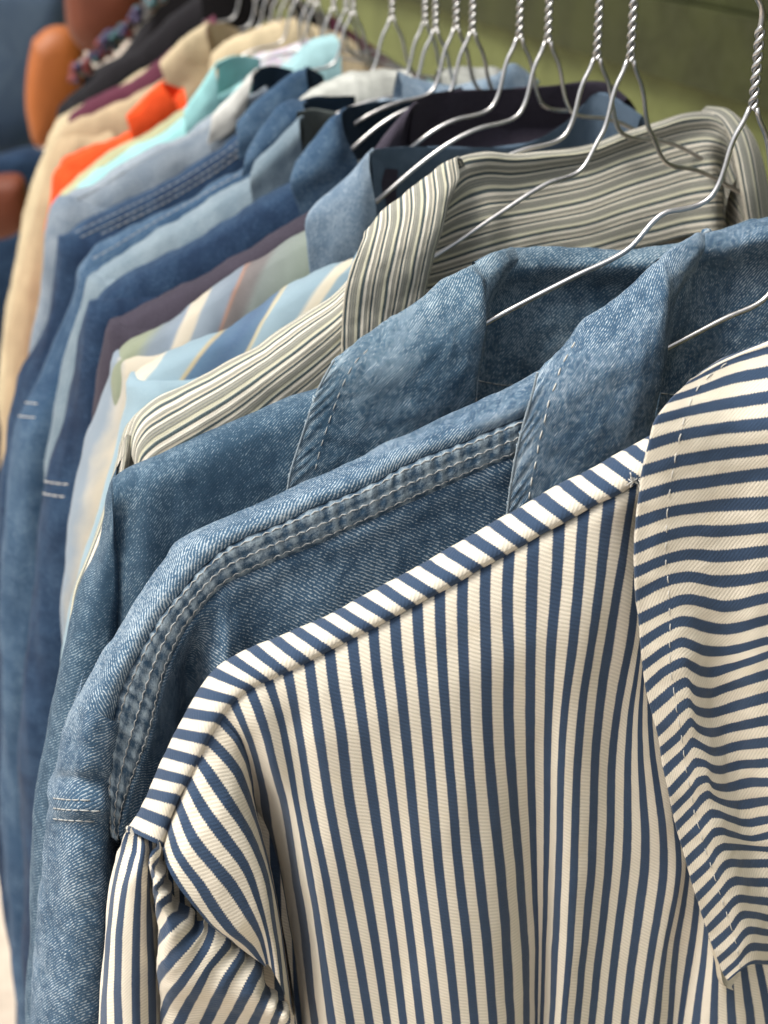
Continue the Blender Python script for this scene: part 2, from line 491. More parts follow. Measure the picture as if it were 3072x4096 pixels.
TRUNC = {22: [(753, 3123), (792, 3200), (904, 3359), (979, 3462), (1034, 3610), (1070, 3740), (1092, 3892)],
         21: [(792, 3032), (912, 3210), (996, 3335), (1058, 3489), (1098, 3700), (1120, 3830), (1134, 3965)],
         20: [(837, 2960), (938, 3068), (998, 3200), (1041, 3330), (1087, 3500), (1125, 3700), (1150, 3900), (1165, 4040)],
         19: [(884, 2872), (947, 2945), (985, 3030), (1012, 3200), (1060, 3400), (1110, 3620), (1150, 3850), (1180, 4070)]}
def body_curves(lo, hi, table, lift=0.0, low=0.0):
    curves, US = [], []
    for N in sorted(table, reverse=True):
        if N < lo or N > hi: continue
        pts = resample([(x, y, 0) for x, y in table[N]], 14); k = len(pts)
        c = [P1(p[0], p[1], w1(N, p[0], p[1], i / (k - 1)) + lift - low * sm(N, 18, 19) * sm(i / (k - 1), .1, .4)) for i, p in enumerate(pts)]
        c[0] = P1(pts[0][0], pts[0][1], .0085)
        c.insert(0, P1(pts[0][0] - 6, pts[0][1] - 22, .002))
        if low or lo < 0: c = drop(c, .34)
        curves.append(c); US.append(float(N))
    return curves, US
B1[-16] = [(2840, 1880), (2900, 2400), (2980, 2900), (3200, 3500), (3350, 4096)]
B1[-22] = [(3300, 1880), (3320, 2400), (3340, 2900), (3480, 3500), (3600, 4096)]
curves, US = body_curves(-30, 20, B1, 0.0, .006)
G, UU, VV = loft_grid(curves, US, 270, 200, PU)
G = wrinkle(G, .0007, .022, (1, 1, .45), 2.3, 4)
MB.grid(G, UU, VV)
T1 = dict(B1); T1.update(TRUNC)
curves, US = body_curves(18.5, 30, T1, .0012, 0.0)
G, UU, VV = loft_grid(curves, US, 90, 150, PU)
G = wrinkle(G, .0006, .022, (1, 1, .45), 2.3, 4)
MB.grid(G, UU, VV)
body1 = MB.build('front_panel', M_TICK, root1)
bv_body1 = MB.bvh()

# yoke strip that rolls over the shoulder: stripe number -> (silhouette point, seam point)
Y1 = [(-2.0, (2602, 1740), (2720, 1830)), (-1.0, (2515, 1790), (2640, 1878)), (0.0, (2425, 1838), (2552, 1928)), (1, (2337, 1888), (2463, 1976)), (2, (2251, 1930), (2371, 2021)), (3, (2154, 1984), (2275, 2074)), (4, (2058, 2040), (2178, 2127)),
      (5, (1970, 2090), (2092, 2177)), (6, (1876, 2145), (2000, 2226)), (7, (1785, 2198), (1909, 2276)), (8, (1694, 2250), (1820, 2327)),
      (9, (1603, 2300), (1731, 2377)), (10, (1520, 2345), (1643, 2428)), (11, (1430, 2392), (1562, 2472)), (12, (1350, 2438), (1477, 2516)),
      (13, (1268, 2478), (1392, 2556)), (14, (1180, 2518), (1307, 2603)), (15, (1096, 2553), (1222, 2649)), (16, (1005, 2588), (1135, 2690)),
      (17, (920, 2630), (1060, 2722)), (18, (848, 2686), (1000, 2754)), (19, (792, 2768), (936, 2802)), (20, (744, 2852), (882, 2872)),
      (21, (700, 2932), (833, 2958)), (22, (662, 3010), (790, 3046)), (23, (624, 3092), (748, 3123)), (24, (590, 3172), (708, 3198)),
      (25, (556, 3246), (672, 3294)), (25.95, (508, 3318), (646, 3384))]
curves, US = [], []
for u, a, b in Y1:
    a = np.array(a, float); b = np.array(b, float)
    T = P1(a[0], a[1], -.004)
    back = P1.n * -1
    c = [T + back * .010 + np.array([0, 0, -.30]), T + back * .012 + np.array([0, 0, -.06]), T + back * .0095 + np.array([0, 0, -.018]), T + back * .0052 + np.array([0, 0, -.0045]), T]
    for f_, w_ in ((.22, .0020), (.5, .0066), (.78, .0100), (.95, .0108)):
        q = a * (1 - f_) + b * f_; c.append(P1(q[0], q[1], w_))
    c.append(P1(b[0] + 4, b[1] + 6, .0088))
    curves.append(c[::-1]); US.append(u)
G, UU, VV = loft_grid(curves, US, 240, 90, PU)
G = wrinkle(G, .0004, .012, (1, 1, 1), 7.7, 3)
MY = Mesh(); MY.grid(G, UU, VV, flip=True)
yoke1 = MY.build('shoulder_yoke', M_TICK, root1)

# collar flap: traced stripes
C1 = {
 -.55: [(2760, 1518), (2850, 1466), (2960, 1414), (3072, 1374)],
 0: [(2752, 1530), (2925, 1445), (3072, 1399)],
 1: [(2684, 1596), (2797, 1560), (2925, 1515), (3072, 1489)],
 2: [(2628, 1678), (2748, 1646), (2893, 1617), (3072, 1588)],
 3: [(2596, 1782), (2720, 1742), (2861, 1717), (3072, 1694)],
 4: [(2570, 1886), (2697, 1848), (2861, 1819), (3072, 1797)],
 5: [(2556, 1990), (2678, 1951), (2861, 1922), (3072, 1896)],
 6: [(2546, 2093), (2668, 2051), (2813, 2029), (3072, 2013)],
 7: [(2540, 2196), (2665, 2144), (2780, 2122), (2861, 2125), (3072, 2109)],
 8: [(2540, 2289), (2662, 2240), (2764, 2218), (2845, 2224), (3072, 2205)],
 9: [(2545, 2385), (2665, 2324), (2764, 2308), (2861, 2324), (2941, 2324), (3072, 2305)],
 10: [(2556, 2480), (2675, 2423), (2739, 2398), (2813, 2407), (2893, 2423), (3072, 2391)],
 11: [(2562, 2576), (2678, 2503), (2739, 2484), (2797, 2500), (2877, 2516), (3072, 2481)],
 12: [(2570, 2668), (2675, 2593), (2742, 2568), (2780, 2590), (2861, 2606), (3072, 2564)],
 13: [(2582, 2755), (2675, 2674), (2739, 2648), (2766, 2664), (2829, 2690), (2893, 2677), (3072, 2616)],
 14: [(2602, 2836), (2691, 2764), (2739, 2728), (2766, 2754), (2829, 2773), (2925, 2744), (3072, 2693)],
 15: [(2628, 2930), (2700, 2857), (2748, 2812), (2780, 2837), (2829, 2853), (2925, 2831), (3072, 2789)],
 16: [(2643, 3008), (2720, 2940), (2768, 2889), (2797, 2917), (2838, 2930), (2925, 2911), (3072, 2882)],
 17: [(2656, 3088), (2729, 3020), (2784, 2969), (2813, 2991), (2854, 3007), (2941, 2985), (3072, 2969)],
 18: [(2674, 3168), (2742, 3100), (2800, 3046), (2829, 3065), (2867, 3078), (2957, 3059), (3072, 3052)],
 19: [(2690, 3242), (2758, 3171), (2819, 3113), (2848, 3139), (2893, 3152), (2989, 3129), (3072, 3126)],
 20: [(2706, 3310), (2771, 3241), (2835, 3180), (2877, 3203), (2941, 3219), (3072, 3203)],
 21: [(2726, 3380), (2797, 3308), (2854, 3254), (2909, 3270), (2973, 3290), (3072, 3280)],
 22: [(2746, 3450), (2813, 3385), (2864, 3324), (2925, 3337), (2989, 3353), (3072, 3340)],
 23: [(2764, 3520), (2835, 3455), (2886, 3391), (2941, 3388), (3072, 3398)],
 24: [(2786, 3590), (2858, 3519), (2912, 3455), (2973, 3455), (3072, 3455)],
 25: [(2808, 3660), (2880, 3580), (2935, 3526), (3005, 3529), (3072, 3530)],
 26: [(2828, 3720), (2899, 3651), (2954, 3596), (3005, 3600), (3072, 3606)],
 27: [(2848, 3784), (2925, 3715), (2967, 3664), (3021, 3661), (3072, 3673)],
 28: [(2872, 3845), (2944, 3776), (2989, 3725), (3072, 3731)],
 29: [(2894, 3902), (2955, 3845), (2995, 3792), (3072, 3789)],
 30: [(2912, 3925), (2965, 3885), (2998, 3862), (3072, 3859)],
}
def wc1(N, x, y, f_):
    """standing-off of the collar: a soft ridge follows the kink line of the stripes"""
    kx = np.interp(y, [2000, 2400, 2700, 2850, 3150, 3450, 3750, 3900], [2800, 2740, 2745, 2765, 2835, 2905, 2985, 3000])
    w = .0215
    w += .0045 * g((x - kx) / 95.0, 1.0) * sm(y, 2150, 2900)
    w -= .0060 * g((x - kx - 120) / 85.0, 1.0) * sm(y, 2300, 2900)
    w += .0040 * g((x - kx - 330) / 130.0, 1.0)
    w -= .0015 * g((x - 2550) / 60.0, 1.0)
    w -= .016 * sm(1750 - y, 0, 420)
    return w
curves, US = [], []
for N in sorted(C1):
    pts = C1[N]
    pts = resample([(x, y, 0) for x, y in pts], 12)
    c = [P1(p[0], p[1], wc1(N, p[0], p[1], 0)) for p in pts]
    d = c[-1] - c[-3]; d /= np.linalg.norm(d)
    c += [c[-1] + d * .012, c[-1] + d * .030 + P1.n * -.004, c[-1] + d * .050 + P1.n * -.014]
    curves.append(c); US.append(float(N))
# the fall rolls over the neck fold and goes down behind
top = curves[0]
nt_ = len(top)
def rolled_row(dz, dn, shift):
    out = []
    for i, p in enumerate(top):
        k = .12 + .88 * sm(i, 0, 7)
        out.append(p + np.array([0, 0, dz * k]) + P1.n * (dn * k))
    return out
extra = [rolled_row(-.0012, -.005, 0), rolled_row(-.010, -.010, 0), rolled_row(-.035, -.011, 0)]
curves = extra[::-1] + curves; US = [-5.2, -2.6, -1.3] + US
G, UU, VV = loft_grid(curves, US, 330, 110, PU)
kk = (np.arange(G.shape[0]) / G.shape[0])[:, None] * np.ones(G.shape[1])[None, :]
G = wrinkle(G, .0006, .016, (.8, 1, 1.3), 5.1, 3)
MC = Mesh(); MC.grid(G, UU, VV, flip=True)
collar1 = MC.build('collar', M_TICK, root1, solid=.0014, offset=1)
bv = MC.bvh()
MS = Mesh()
stitches(MS, bv, [(2905, 1452), (2800, 1540), (2745, 1650), (2718, 1750), (2697, 1850), (2680, 1950), (2667, 2060), (2664, 2160), (2662, 2240), (2672, 2330), (2676, 2420), (2680, 2500), (2678, 2600), (2682, 2680), (2695, 2760), (2708, 2850), (2722, 2920), (2735, 3010), (2748, 3100), (2766, 3180), (2780, 3260), (2800, 3320), (2818, 3390), (2840, 3450), (2862, 3520), (2885, 3590), (2906, 3650), (2928, 3720), (2948, 3790), (2958, 3850), (2962, 3890)], dash=.0031, gap=.0034, r=.00019, wob=.0002)
MS.build('stitching', M_THREAD, collar1)
# narrow under-collar edge that shows below the collar point
MU = Mesh()
cu = [[P1(2862, 3790, .0185), P1(2880, 3870, .018), P1(2905, 3950, .0175), P1(2935, 3962, .017)],
      [P1(2835, 3750, .016), P1(2860, 3840, .0155), P1(2885, 3925, .015), P1(2930, 3940, .015)],
      [P1(2870, 3760, .013), P1(2890, 3820, .013), P1(2920, 3880, .013), P1(2960, 3900, .013)]]
G, UU, VV = loft_grid(cu, [0, .5, .9], 8, 16, PU); MU.grid(G, UU, VV)
MU.build('collar_facing', mat_plain('cream_facing', (.60, .54, .42)), root1)

# sleeve: outer lobe hanging from the shoulder point, and the gathered cap below the armhole seam
cur = []; US = []
OUT = [(-1.0, [(520, 3330), (500, 3400), (478, 3480), (460, 3560), (448, 3650), (440, 3780), (425, 3930), (415, 4096)], -.022),
       (-.55, [(506, 3322), (480, 3385), (458, 3451), (438, 3537), (428, 3634), (417, 3779), (402, 3923), (393, 4096)], -.012),
       (0.0, [(512, 3324), (490, 3400), (470, 3480), (452, 3580), (440, 3682), (430, 3800), (420, 3930), (415, 4096)], .000),
       (1.0, [(545, 3340), (535, 3400), (510, 3500), (490, 3600), (478, 3690), (472, 3820), (470, 3950), (474, 4096)], .010),
       (2.0, [(572, 3350), (572, 3393), (560, 3480), (553, 3580), (548, 3690), (545, 3820), (544, 3950), (546, 4096)], .013),
       (3.0, [(600, 3362), (600, 3410), (598, 3480), (592, 3580), (596, 3690), (604, 3820), (608, 3950), (610, 4096)], .008),
       (4.0, [(628, 3374), (625, 3430), (622, 3500), (640, 3600), (655, 3690), (668, 3820), (674, 3950), (680, 4096)], -.004),
       (5.0, [(660, 3384), (660, 3440), (665, 3510), (690, 3600), (715, 3690), (730, 3820), (740, 3950), (750, 4096)], -.012)]
for u, pts, w in OUT:
    c = [P1(x, y, .002 + (w - .002) * sm(i, 0, 2.2)) for i, (x, y) in enumerate(pts)]
    c.insert(0, P1(pts[0][0] + 6, pts[0][1] - 14, -.006))
    cur.append(drop(c, .24)); US.append(u)
G, UU, VV = loft_grid(cur, US, 90, 130, PU)
gm = np.exp(-(VV / 3.0) ** 2)
G = wrinkle(G, .0010, .010, (1.6, 1.6, .5), 1.4, 2, gm + .35)
MA = Mesh(); MA.grid(G, UU, VV)
SL = [(-2, [(622, 3388), (604, 3406), (596, 3440), (597, 3480)]),
      (-1, [(640, 3438), (620, 3460), (606, 3500), (605, 3555)]),
      (0, [(657, 3514), (634, 3542), (614, 3582), (612, 3640)]),
      (1, [(686, 3586), (650, 3610), (624, 3652), (628, 3720)]),
      (2, [(737, 3648), (679, 3697), (633, 3757), (632, 3830)]),
      (3, [(797, 3715), (718, 3803), (636, 3914), (640, 4000)]),
      (4, [(846, 3724), (818, 3803), (742, 3914), (664, 4015), (640, 4080)]),
      (5, [(908, 3774), (843, 3861), (775, 3981), (713, 4096)]),
      (6, [(970, 3822), (908, 3923), (824, 4096)]),
      (7, [(1030, 3876), (975, 3991), (920, 4096)]),
      (8, [(1078, 3962), (1045, 4030), (1012, 4096)]),
      (9, [(1124, 4020), (1094, 4096)]),
      (10, [(1170, 4070), (1150, 4110)])]
cur, US = [], []
for u, pts in SL:
    pp = resample([(x, y, 0) for x, y in pts], 6)
    c = []
    for i, p in enumerate(pp):
        edge = sm(p[0], 585, 700)
        w = .0135 + .010 * math.sin(math.pi * min(1, i / 6 + .10)) - .012 * (1 - edge) * (i / 6)
        c.append(P1(p[0], p[1], w))
    # gather under the armhole seam
    d0 = c[0] - c[1]; d0 /= np.linalg.norm(d0)
    c.insert(0, c[0] + d0 * .0018 - P1.n * .0035)
    if u <= 4: c += [c[-1] + np.array([.004, 0, -.006 - .004 * max(0, u + 1)]) - P1.n * (.008 + .002 * (u + 2))]
    else: c += [c[-1] + (c[-1] - c[-3]) * 2.2 - P1.n * .004]
    cur.append(c); US.append(float(u))
G, UU, VV = loft_grid(cur, US, 200, 90, PU)
gx = np.exp(-((VV - .3) / 2.6) ** 2)
puck = np.sin(UU * 2 * math.pi * .8 + 1.2 * np.sin(UU * 2.1)) * .0009 * gx
Nn = normals(G); G = G + Nn * puck[:, :, None]
G = wrinkle(G, .0008, .014, (1, 1, 1), 9.4, 3)
MA.grid(G, UU, VV, flip=False)
MA.build('sleeve', M_TICK, root1)

# little tuft of pulled thread where yoke, collar and body meet
MT = Mesh(); rnd = random.Random(3)
for i in range(9):
    x0, y0 = 2548 + rnd.uniform(-14, 14), 1915 + rnd.uniform(-14, 18)
    p = [P1(x0, y0, .0145)]; a = rnd.uniform(0, 6.28)
    for k in range(4):
        a += rnd.uniform(-.8, .8); x0 += 9 * math.cos(a); y0 += 9 * math.sin(a); p.append(P1(x0, y0, .0145 + rnd.uniform(0, .0012)))
    MT.tube(resample(p, 8), .00022, 5)
MT.build('loose_thread', M_THREAD, root1)

# ================================================================== garment 2: faded denim jacket with triple stitched shoulder
P2 = Plane((3300, 490), 0.502, 0.0)
M_D2 = mat_denim('washed_denim', dark=(.028, .064, .112), mid=(.070, .138, .214), light=(.50, .57, .61), wear=.50, twill=880, slub=.85, mott=200)
M_D2S = mat_denim('puckered_denim', dark=(.028, .070, .13), mid=(.10, .20, .29), light=(.48, .58, .58), wear=.75, twill=1250, slub=.75, mott=260)
root2 = empty('denim_jacket', P2.O, 'faded blue denim jacket with triple pale stitching along the shoulder, just behind the striped jacket', 'jacket', 'garments hanging on the rail')
RID = [(2260, 1430), (2153, 1480), (2033, 1548), (1913, 1600), (1743, 1680), (1573, 1757), (1413, 1838), (1200, 1935), (1000, 2020), (850, 2090), (760, 2130), (700, 2172), (650, 2240), (600, 2310), (550, 2390), (500, 2470), (455, 2545), (405, 2620), (350, 2710), (300, 2800), (262, 2890), (245, 2980), (232, 3060)]
GRV = [(2220, 1610), (2103, 1662), (2010, 1702), (1913, 1742), (1763, 1800), (1613, 1862), (1500, 1925), (1300, 2010), (1130, 2086), (980, 2150), (900, 2192), (840, 2240), (780, 2300), (722, 2366), (670, 2425), (625, 2490), (588, 2550), (550, 2620), (510, 2700), (475, 2790), (448, 2900), (436, 3000), (430, 3110)]
def px(pts, w):
    return [P2(x, y, w) for x, y in pts]
rows = []
RID3 = px(RID, 0.0); GR3 = px(GRV, .016)
n = len(RID)
rolled = []
for i in range(n):
    a = np.array(RID[i], float); b = np.array(GRV[i], float)
    k = sm(i, 13, 21)               # past the shoulder point the roll becomes the sleeve head, which is wider
    T = P2(a[0], a[1], -.004)
    bk = -P2.n
    c = [T + bk * .012 + np.array([0, 0, -.34]), T + bk * .014 + np.array([0, 0, -.05]), T + bk * .008 + np.array([0, 0, -.010]), T]
    for f_, w_ in ((.2, .005), (.45, .0115), (.7, .0150), (.9, .0160), (.985, .0148)):
        q = a * (1 - f_) + b * f_; c.append(P2(q[0], q[1], w_ + .004 * k * math.sin(f_ * 3.14)))
    c.append(P2(b[0] + 3, b[1] + 6, .0105))
    rolled.append(c[::-1])
G, UU, VV = loft_grid(rolled, lat_U(rolled), 260, 80, 1.0)
G = wrinkle(G, .0006, .012, (1, 1, 1), 4.4, 3)
rf = np.linspace(0, 1, G.shape[0])[:, None] * np.ones(G.shape[1])[None, :]
cr = VV - VV[0:1]
MR = Mesh(); MR.grid(G, UU, VV, flip=True, wear=np.clip(np.exp(-((cr - .0065) / .0045) ** 2) * .40 + np.exp(-((cr - .0005) / .0016) ** 2) * .5 + .25 * np.clip((UU - UU.min() - .10) / .05, 0, 1), 0, 1))
roll2 = MR.build('shoulder_roll', M_D2, root2)
ST3 = [(2190, 1770), (2080, 1818), (1980, 1860), (1880, 1900), (1740, 1955), (1600, 2010), (1500, 2090), (1300, 2184), (1140, 2240), (1010, 2290), (930, 2320), (870, 2360), (815, 2415), (765, 2470), (722, 2540), (692, 2600), (668, 2670), (645, 2740), (625, 2820), (600, 2920), (560, 3030), (530, 3110), (500, 3190)]
ST3 = [(2190, 1752), (2080, 1806), (1990, 1840), (1880, 1888), (1745, 1948), (1590, 2018), (1480, 2070), (1300, 2150), (1140, 2215), (1010, 2272), (930, 2308), (868, 2352), (812, 2412), (765, 2470), (722, 2532), (690, 2600), (660, 2672), (640, 2745), (622, 2825), (600, 2920), (565, 3020), (530, 3110), (500, 3190)]
GRB = GRV + [(430, 3190), (436, 3270), (448, 3350)]; STB = ST3 + [(484, 3250), (474, 3310), (470, 3370)]
band = []
for i in range(len(GRB)):
    b = np.array(GRB[i], float); d = np.array(STB[i], float)
    c = [P2(b[0] - 2, b[1] - 8, .0105), P2(b[0], b[1] + 4, .0140)]
    for f_, w_ in ((.15, .0158), (.35, .0162), (.5, .0160), (.7, .0160), (.88, .0158), (1.0, .0150), (1.12, .0135)):
        q = b * (1 - f_) + d * f_; c.append(P2(q[0], q[1], w_))
    band.append(c)
ub = lat_U(band)
G, UU, VV = loft_grid(band, ub, 520, 44, 1.0)
Nn = normals(G)
ph = UU * 2 * math.pi / .0072
rowf = np.linspace(0, 1, G.shape[0])[:, None]
pk = (np.sin(ph + 1.3 * np.sin(UU * 300) + rowf * 2.4) * .00030 + np.sin(ph * 1.9 + rowf * 9) * .00016) * np.clip(np.sin(rowf * math.pi * 1.0) * 1.6, 0, 1)
G = G + Nn * pk[:, :, None] * np.sign((P2.n @ Nn[20, 200]))
MBn = Mesh(); MBn.grid(G, UU, VV)
# worn highlights follow the puckers in the cloth itself
def mat_pucker():
    N = NT('worn_seam_denim', .93); u, v = N.uv()
    M = N.math
    ph = M('MULTIPLY', u, 2 * math.pi / .0072)
    s = M('SINE', M('ADD', M('ADD', ph, M('MULTIPLY', M('SINE', M('MULTIPLY', u, 300.0)), 1.3)), M('MULTIPLY', v, 190.0)))
    nz = N.noise(N.xyz(u, v), 420.0, 4.0, .7); n2 = N.noise(N.xyz(u, v), 1500.0, 2.0, .7)
    row = M('SINE', M('MULTIPLY', v, 2 * math.pi / .0052))
    x = M('ADD', M('MULTIPLY', s, .17), M('ADD', M('MULTIPLY', nz, 1.5), M('ADD', M('MULTIPLY', n2, .75), M('MULTIPLY', row, .12))))
    col = N.ramp(x, [(.50, (.030, .065, .12)), (.62, (.03, .065, .12)), (.85, (.09, .17, .25)), (1.0, (.32, .42, .45))])
    x2 = N.smooth(x, .75, 1.65)
    col = N.mix(x2, (.034, .074, .125), (.36, .44, .49))
    return N.done(col, N.bump(M('ADD', nz, n2), .0003, .9))
MPK = mat_pucker()
band2 = MBn.build('shoulder_seam', MPK, root2)
bvb = MBn.bvh()
ms = Mesh()
def between(f_):
    return [(GRB[i][0] * (1 - f_) + STB[i][0] * f_, GRB[i][1] * (1 - f_) + STB[i][1] * f_) for i in range(len(GRB))]
for k, f_ in enumerate((.16, .58, .97)):
    stitches(ms, bvb, between(f_), dash=.0036, gap=.0004, r=.00024, wob=.0006, lift=.00015, seed=k)
ms.build('stitching', M_THREAD_G, band2)
# front body below the band
BOT = []
fr = []
XB = [(2205, 1800), (2040, 1832), (1880, 1895), (1745, 1955), (1590, 2025), (1480, 2078), (1300, 2158), (1140, 2223), (1010, 2280), (930, 2316), (868, 2360), (812, 2420), (765, 2478), (722, 2540), (690, 2608), (660, 2680), (640, 2750), (618, 2830), (590, 2930), (545, 3040), (500, 3190), (470, 3300)]
for i, (x, y) in enumerate(XB):
    lx = x * 1.0
    c = [P2(x - 1, y - 14, .0120)]
    for dy in (0, 120, 260, 420, 600, 800, 1050):
        xx = x + (-.02 * dy if x > 1000 else .10 * dy * sm(x, 450, 700))
        if x < 900: xx = x + dy * .16 * (1 - sm(x, 500, 900)) + dy * .06
        w = .0135
        w += .005 * g((xx - 905) / 70, 1) * sm(dy, 0, 260) - .022 * g((xx - 745) / 70, 1) * sm(dy, 0, 200)
        w += .004 * g((xx - 1250) / 160, 1) * sm(dy, 0, 300) - .003 * g((xx - 1080) / 70, 1) * sm(dy, 0, 300)
        w -= .006 * g((xx - 640) / 60, 1) * sm(dy, 0, 200)
        c.append(P2(xx, y + dy, w))
    fr.append(drop(c, .25))
G, UU, VV = loft_grid(fr, lat_U(fr), 180, 120, 1.0)
G = wrinkle(G, .0011, .028, (1, 1, .5), 3.6, 4)
MF = Mesh(); MF.grid(G, UU, VV)
MF.build('front_panel', M_D2, root2)
# sleeve: from the sleeve head down
sv = []
SLX = [[(300, 2800), (262, 2890), (245, 2980), (232, 3060), (212, 3120), (192, 3160), (200, 3230), (190, 3290), (178, 3380), (160, 3500), (148, 3650), (135, 3850), (118, 4096)],
       [(330, 2830), (300, 2920), (285, 2990), (270, 3070), (258, 3120), (245, 3170), (250, 3230), (245, 3300), (240, 3400), (230, 3520), (222, 3660), (212, 3850), (200, 4096)],
       [(390, 2850), (360, 2930), (345, 3000), (335, 3070), (328, 3120), (322, 3170), (325, 3230), (322, 3300), (322, 3400), (318, 3520), (312, 3660), (306, 3850), (300, 4096)],
       [(450, 2880), (432, 2950), (420, 3010), (412, 3075), (408, 3125), (405, 3170), (405, 3230), (402, 3300), (402, 3400), (402, 3520), (398, 3660), (395, 3850), (390, 4096)],
       [(500, 2900), (490, 2960), (480, 3020), (475, 3080), (472, 3130), (470, 3180), (468, 3230), (465, 3300), (462, 3400), (460, 3520), (460, 3660), (458, 3850), (455, 4096)]]
WS = [-.006, .010, .019, .019, .006]
for row, w in zip(SLX, WS):
    c = []
    for (x, y) in row:
        ww = w + .0025 * g((y - 3250) / 40, 1) - .004 * g((y - 3130) / 35, 1) - .0035 * g((y - 3325) / 30, 1)
        c.append(P2(x, y, ww))
    sv.append(drop(c, .22))
sv.insert(0, [p - P2.n * .022 + np.array([.006, 0, 0]) for p in sv[0]])
G, UU, VV = loft_grid(sv, lat_U(sv), 90, 170, 1.0)
G = wrinkle(G, .0012, .020, (1, 1, .8), 6.6, 4)
MSv = Mesh(); MSv.grid(G, UU, VV)
slv2 = MSv.build('sleeve', M_D2, root2)
bvs = MSv.bvh(); ms = Mesh()
for y in (3198, 3238, 3280):
    stitches(ms, bvs, [(215, y - 6), (270, y), (330, y + 2), (400, y + 6)], dash=.0032, gap=.0008, r=.0003, lift=.0002)
ms.build('stitching', M_THREAD_G, slv2)

# collar: fall lying on the shoulder, rolling over to the inside
def flap(P, merid, mat, root, name='collar', seed=1.0, amp=.0009, w_edge=.0165, nu=200, nv=110, solid=.0016):
    cs = []
    for pts, ws in merid:
        pr = resample([(x, y, w) for (x, y), w in zip(pts, ws)], 8) if False else None
        cs.append([P(x, y, w) for (x, y), w in zip(pts, ws)])
    G, UU, VV = loft_grid(cs, lat_U(cs), nu, nv, 1.0)
    G = wrinkle(G, amp, .016, (1, 1, 1), seed, 4)
    e = UU - UU.min(); bandw = .0085
    pat = np.sin(VV * 900 + 1.7 * np.sin(VV * 260 + seed) + e * 260)
    inb = np.exp(-(e / bandw) ** 4)
    G = G + normals(G) * (pat * inb * .00030)[:, :, None]
    f = UU.max() - UU
    wr = np.clip(.15 + .85 * pat, 0, 1) * inb * .8 + np.exp(-(e / .0016) ** 2) * .8 + np.exp(-(f / .010) ** 2) * .30 + np.exp(-((VV - VV.min() - .006) / .010) ** 2) * .35
    m = Mesh(); m.grid(G, UU, VV, flip=True, wear=np.clip(wr, 0, 1.2))
    ob = m.build(name, mat, root, solid=solid, offset=-1)
    return ob, m
mer2 = [
 ([(2175, 1510), (2150, 1490), (2128, 1580), (2096, 1690), (2068, 1800), (2045, 1930), (2028, 2060), (2015, 2240)], [.004, .012, .019, .021, .021, .021, .021, .020]),
 ([(2250, 1430), (2243, 1395), (2225, 1480), (2200, 1600), (2178, 1730), (2155, 1880), (2130, 2030), (2110, 2200)], [-.002, .006, .018, .023, .024, .024, .023, .022]),
 ([(2335, 1330), (2325, 1290), (2345, 1400), (2330, 1540), (2310, 1690), (2285, 1840), (2260, 1990), (2240, 2150)], [-.006, .002, .017, .024, .025, .025, .024, .022]),
 ([(2440, 1250), (2425, 1222), (2470, 1330), (2460, 1470), (2440, 1620), (2420, 1770), (2395, 1920), (2370, 2100)], [-.008, .000, .016, .024, .026, .026, .024, .022]),
 ([(2545, 1165), (2530, 1135), (2590, 1240), (2590, 1390), (2570, 1540), (2545, 1690), (2520, 1830), (2495, 2000)], [-.010, -.002, .014, .023, .025, .025, .024, .022]),
 ([(2630, 1062), (2618, 1052), (2664, 1130), (2672, 1290), (2656, 1440), (2634, 1590), (2610, 1740), (2580, 1900)], [-.012, -.004, .008, .016, .019, .019, .018, .018]),
 ([(2682, 1024), (2668, 1006), (2694, 1085), (2672, 1290), (2646, 1440), (2620, 1600), (2590, 1740), (2560, 1900)], [-.016, -.008, .001, .006, .008, .009, .009, .009]),
 ([(2768, 985), (2756, 955), (2772, 1015), (2745, 1085), (2702, 1200), (2668, 1400), (2630, 1600), (2585, 1900)], [-.026, -.019, -.009, -.003, .001, .003, .004, .004]),
 ([(2850, 940), (2838, 918), (2850, 975), (2812, 1050), (2740, 1150), (2680, 1380), (2620, 1600), (2575, 1900)], [-.046, -.038, -.028, -.022, -.016, -.010, -.006, -.006]),
]
col2, mc2 = flap(P2, mer2, M_D2, root2, seed=2.2)
bvc = mc2.bvh(); ms = Mesh()
stitches(ms, bvc, [(2300, 1370), (2260, 1440), (2240, 1480), (2222, 1540), (2200, 1590), (2185, 1650), (2172, 1710), (2155, 1770), (2145, 1840), (2130, 1900), (2120, 1960), (2108, 2040)], dash=.0030, gap=.0030, r=.00028, lift=.0002)
ms.build('stitching', M_THREAD, col2)
M_EDGE = mat_denim('frayed_edge', dark=(.10, .17, .24), mid=(.26, .34, .40), light=(.60, .64, .64), wear=.8, twill=880, slub=.9, mott=200)
ME = Mesh(); ME.tube(resample([P2(x, y, .0212) for x, y in mer2[0][0][1:]], 80), [.00042 + .00012 * random.random() for _ in range(81)], 8); ME.build('edge', M_EDGE, col2)
M_D2I = mat_denim('denim_inside', dark=(.018, .050, .098), mid=(.048, .105, .175), light=(.44, .52, .58), wear=.45, twill=880, slub=.75, mott=70, ang=.15)
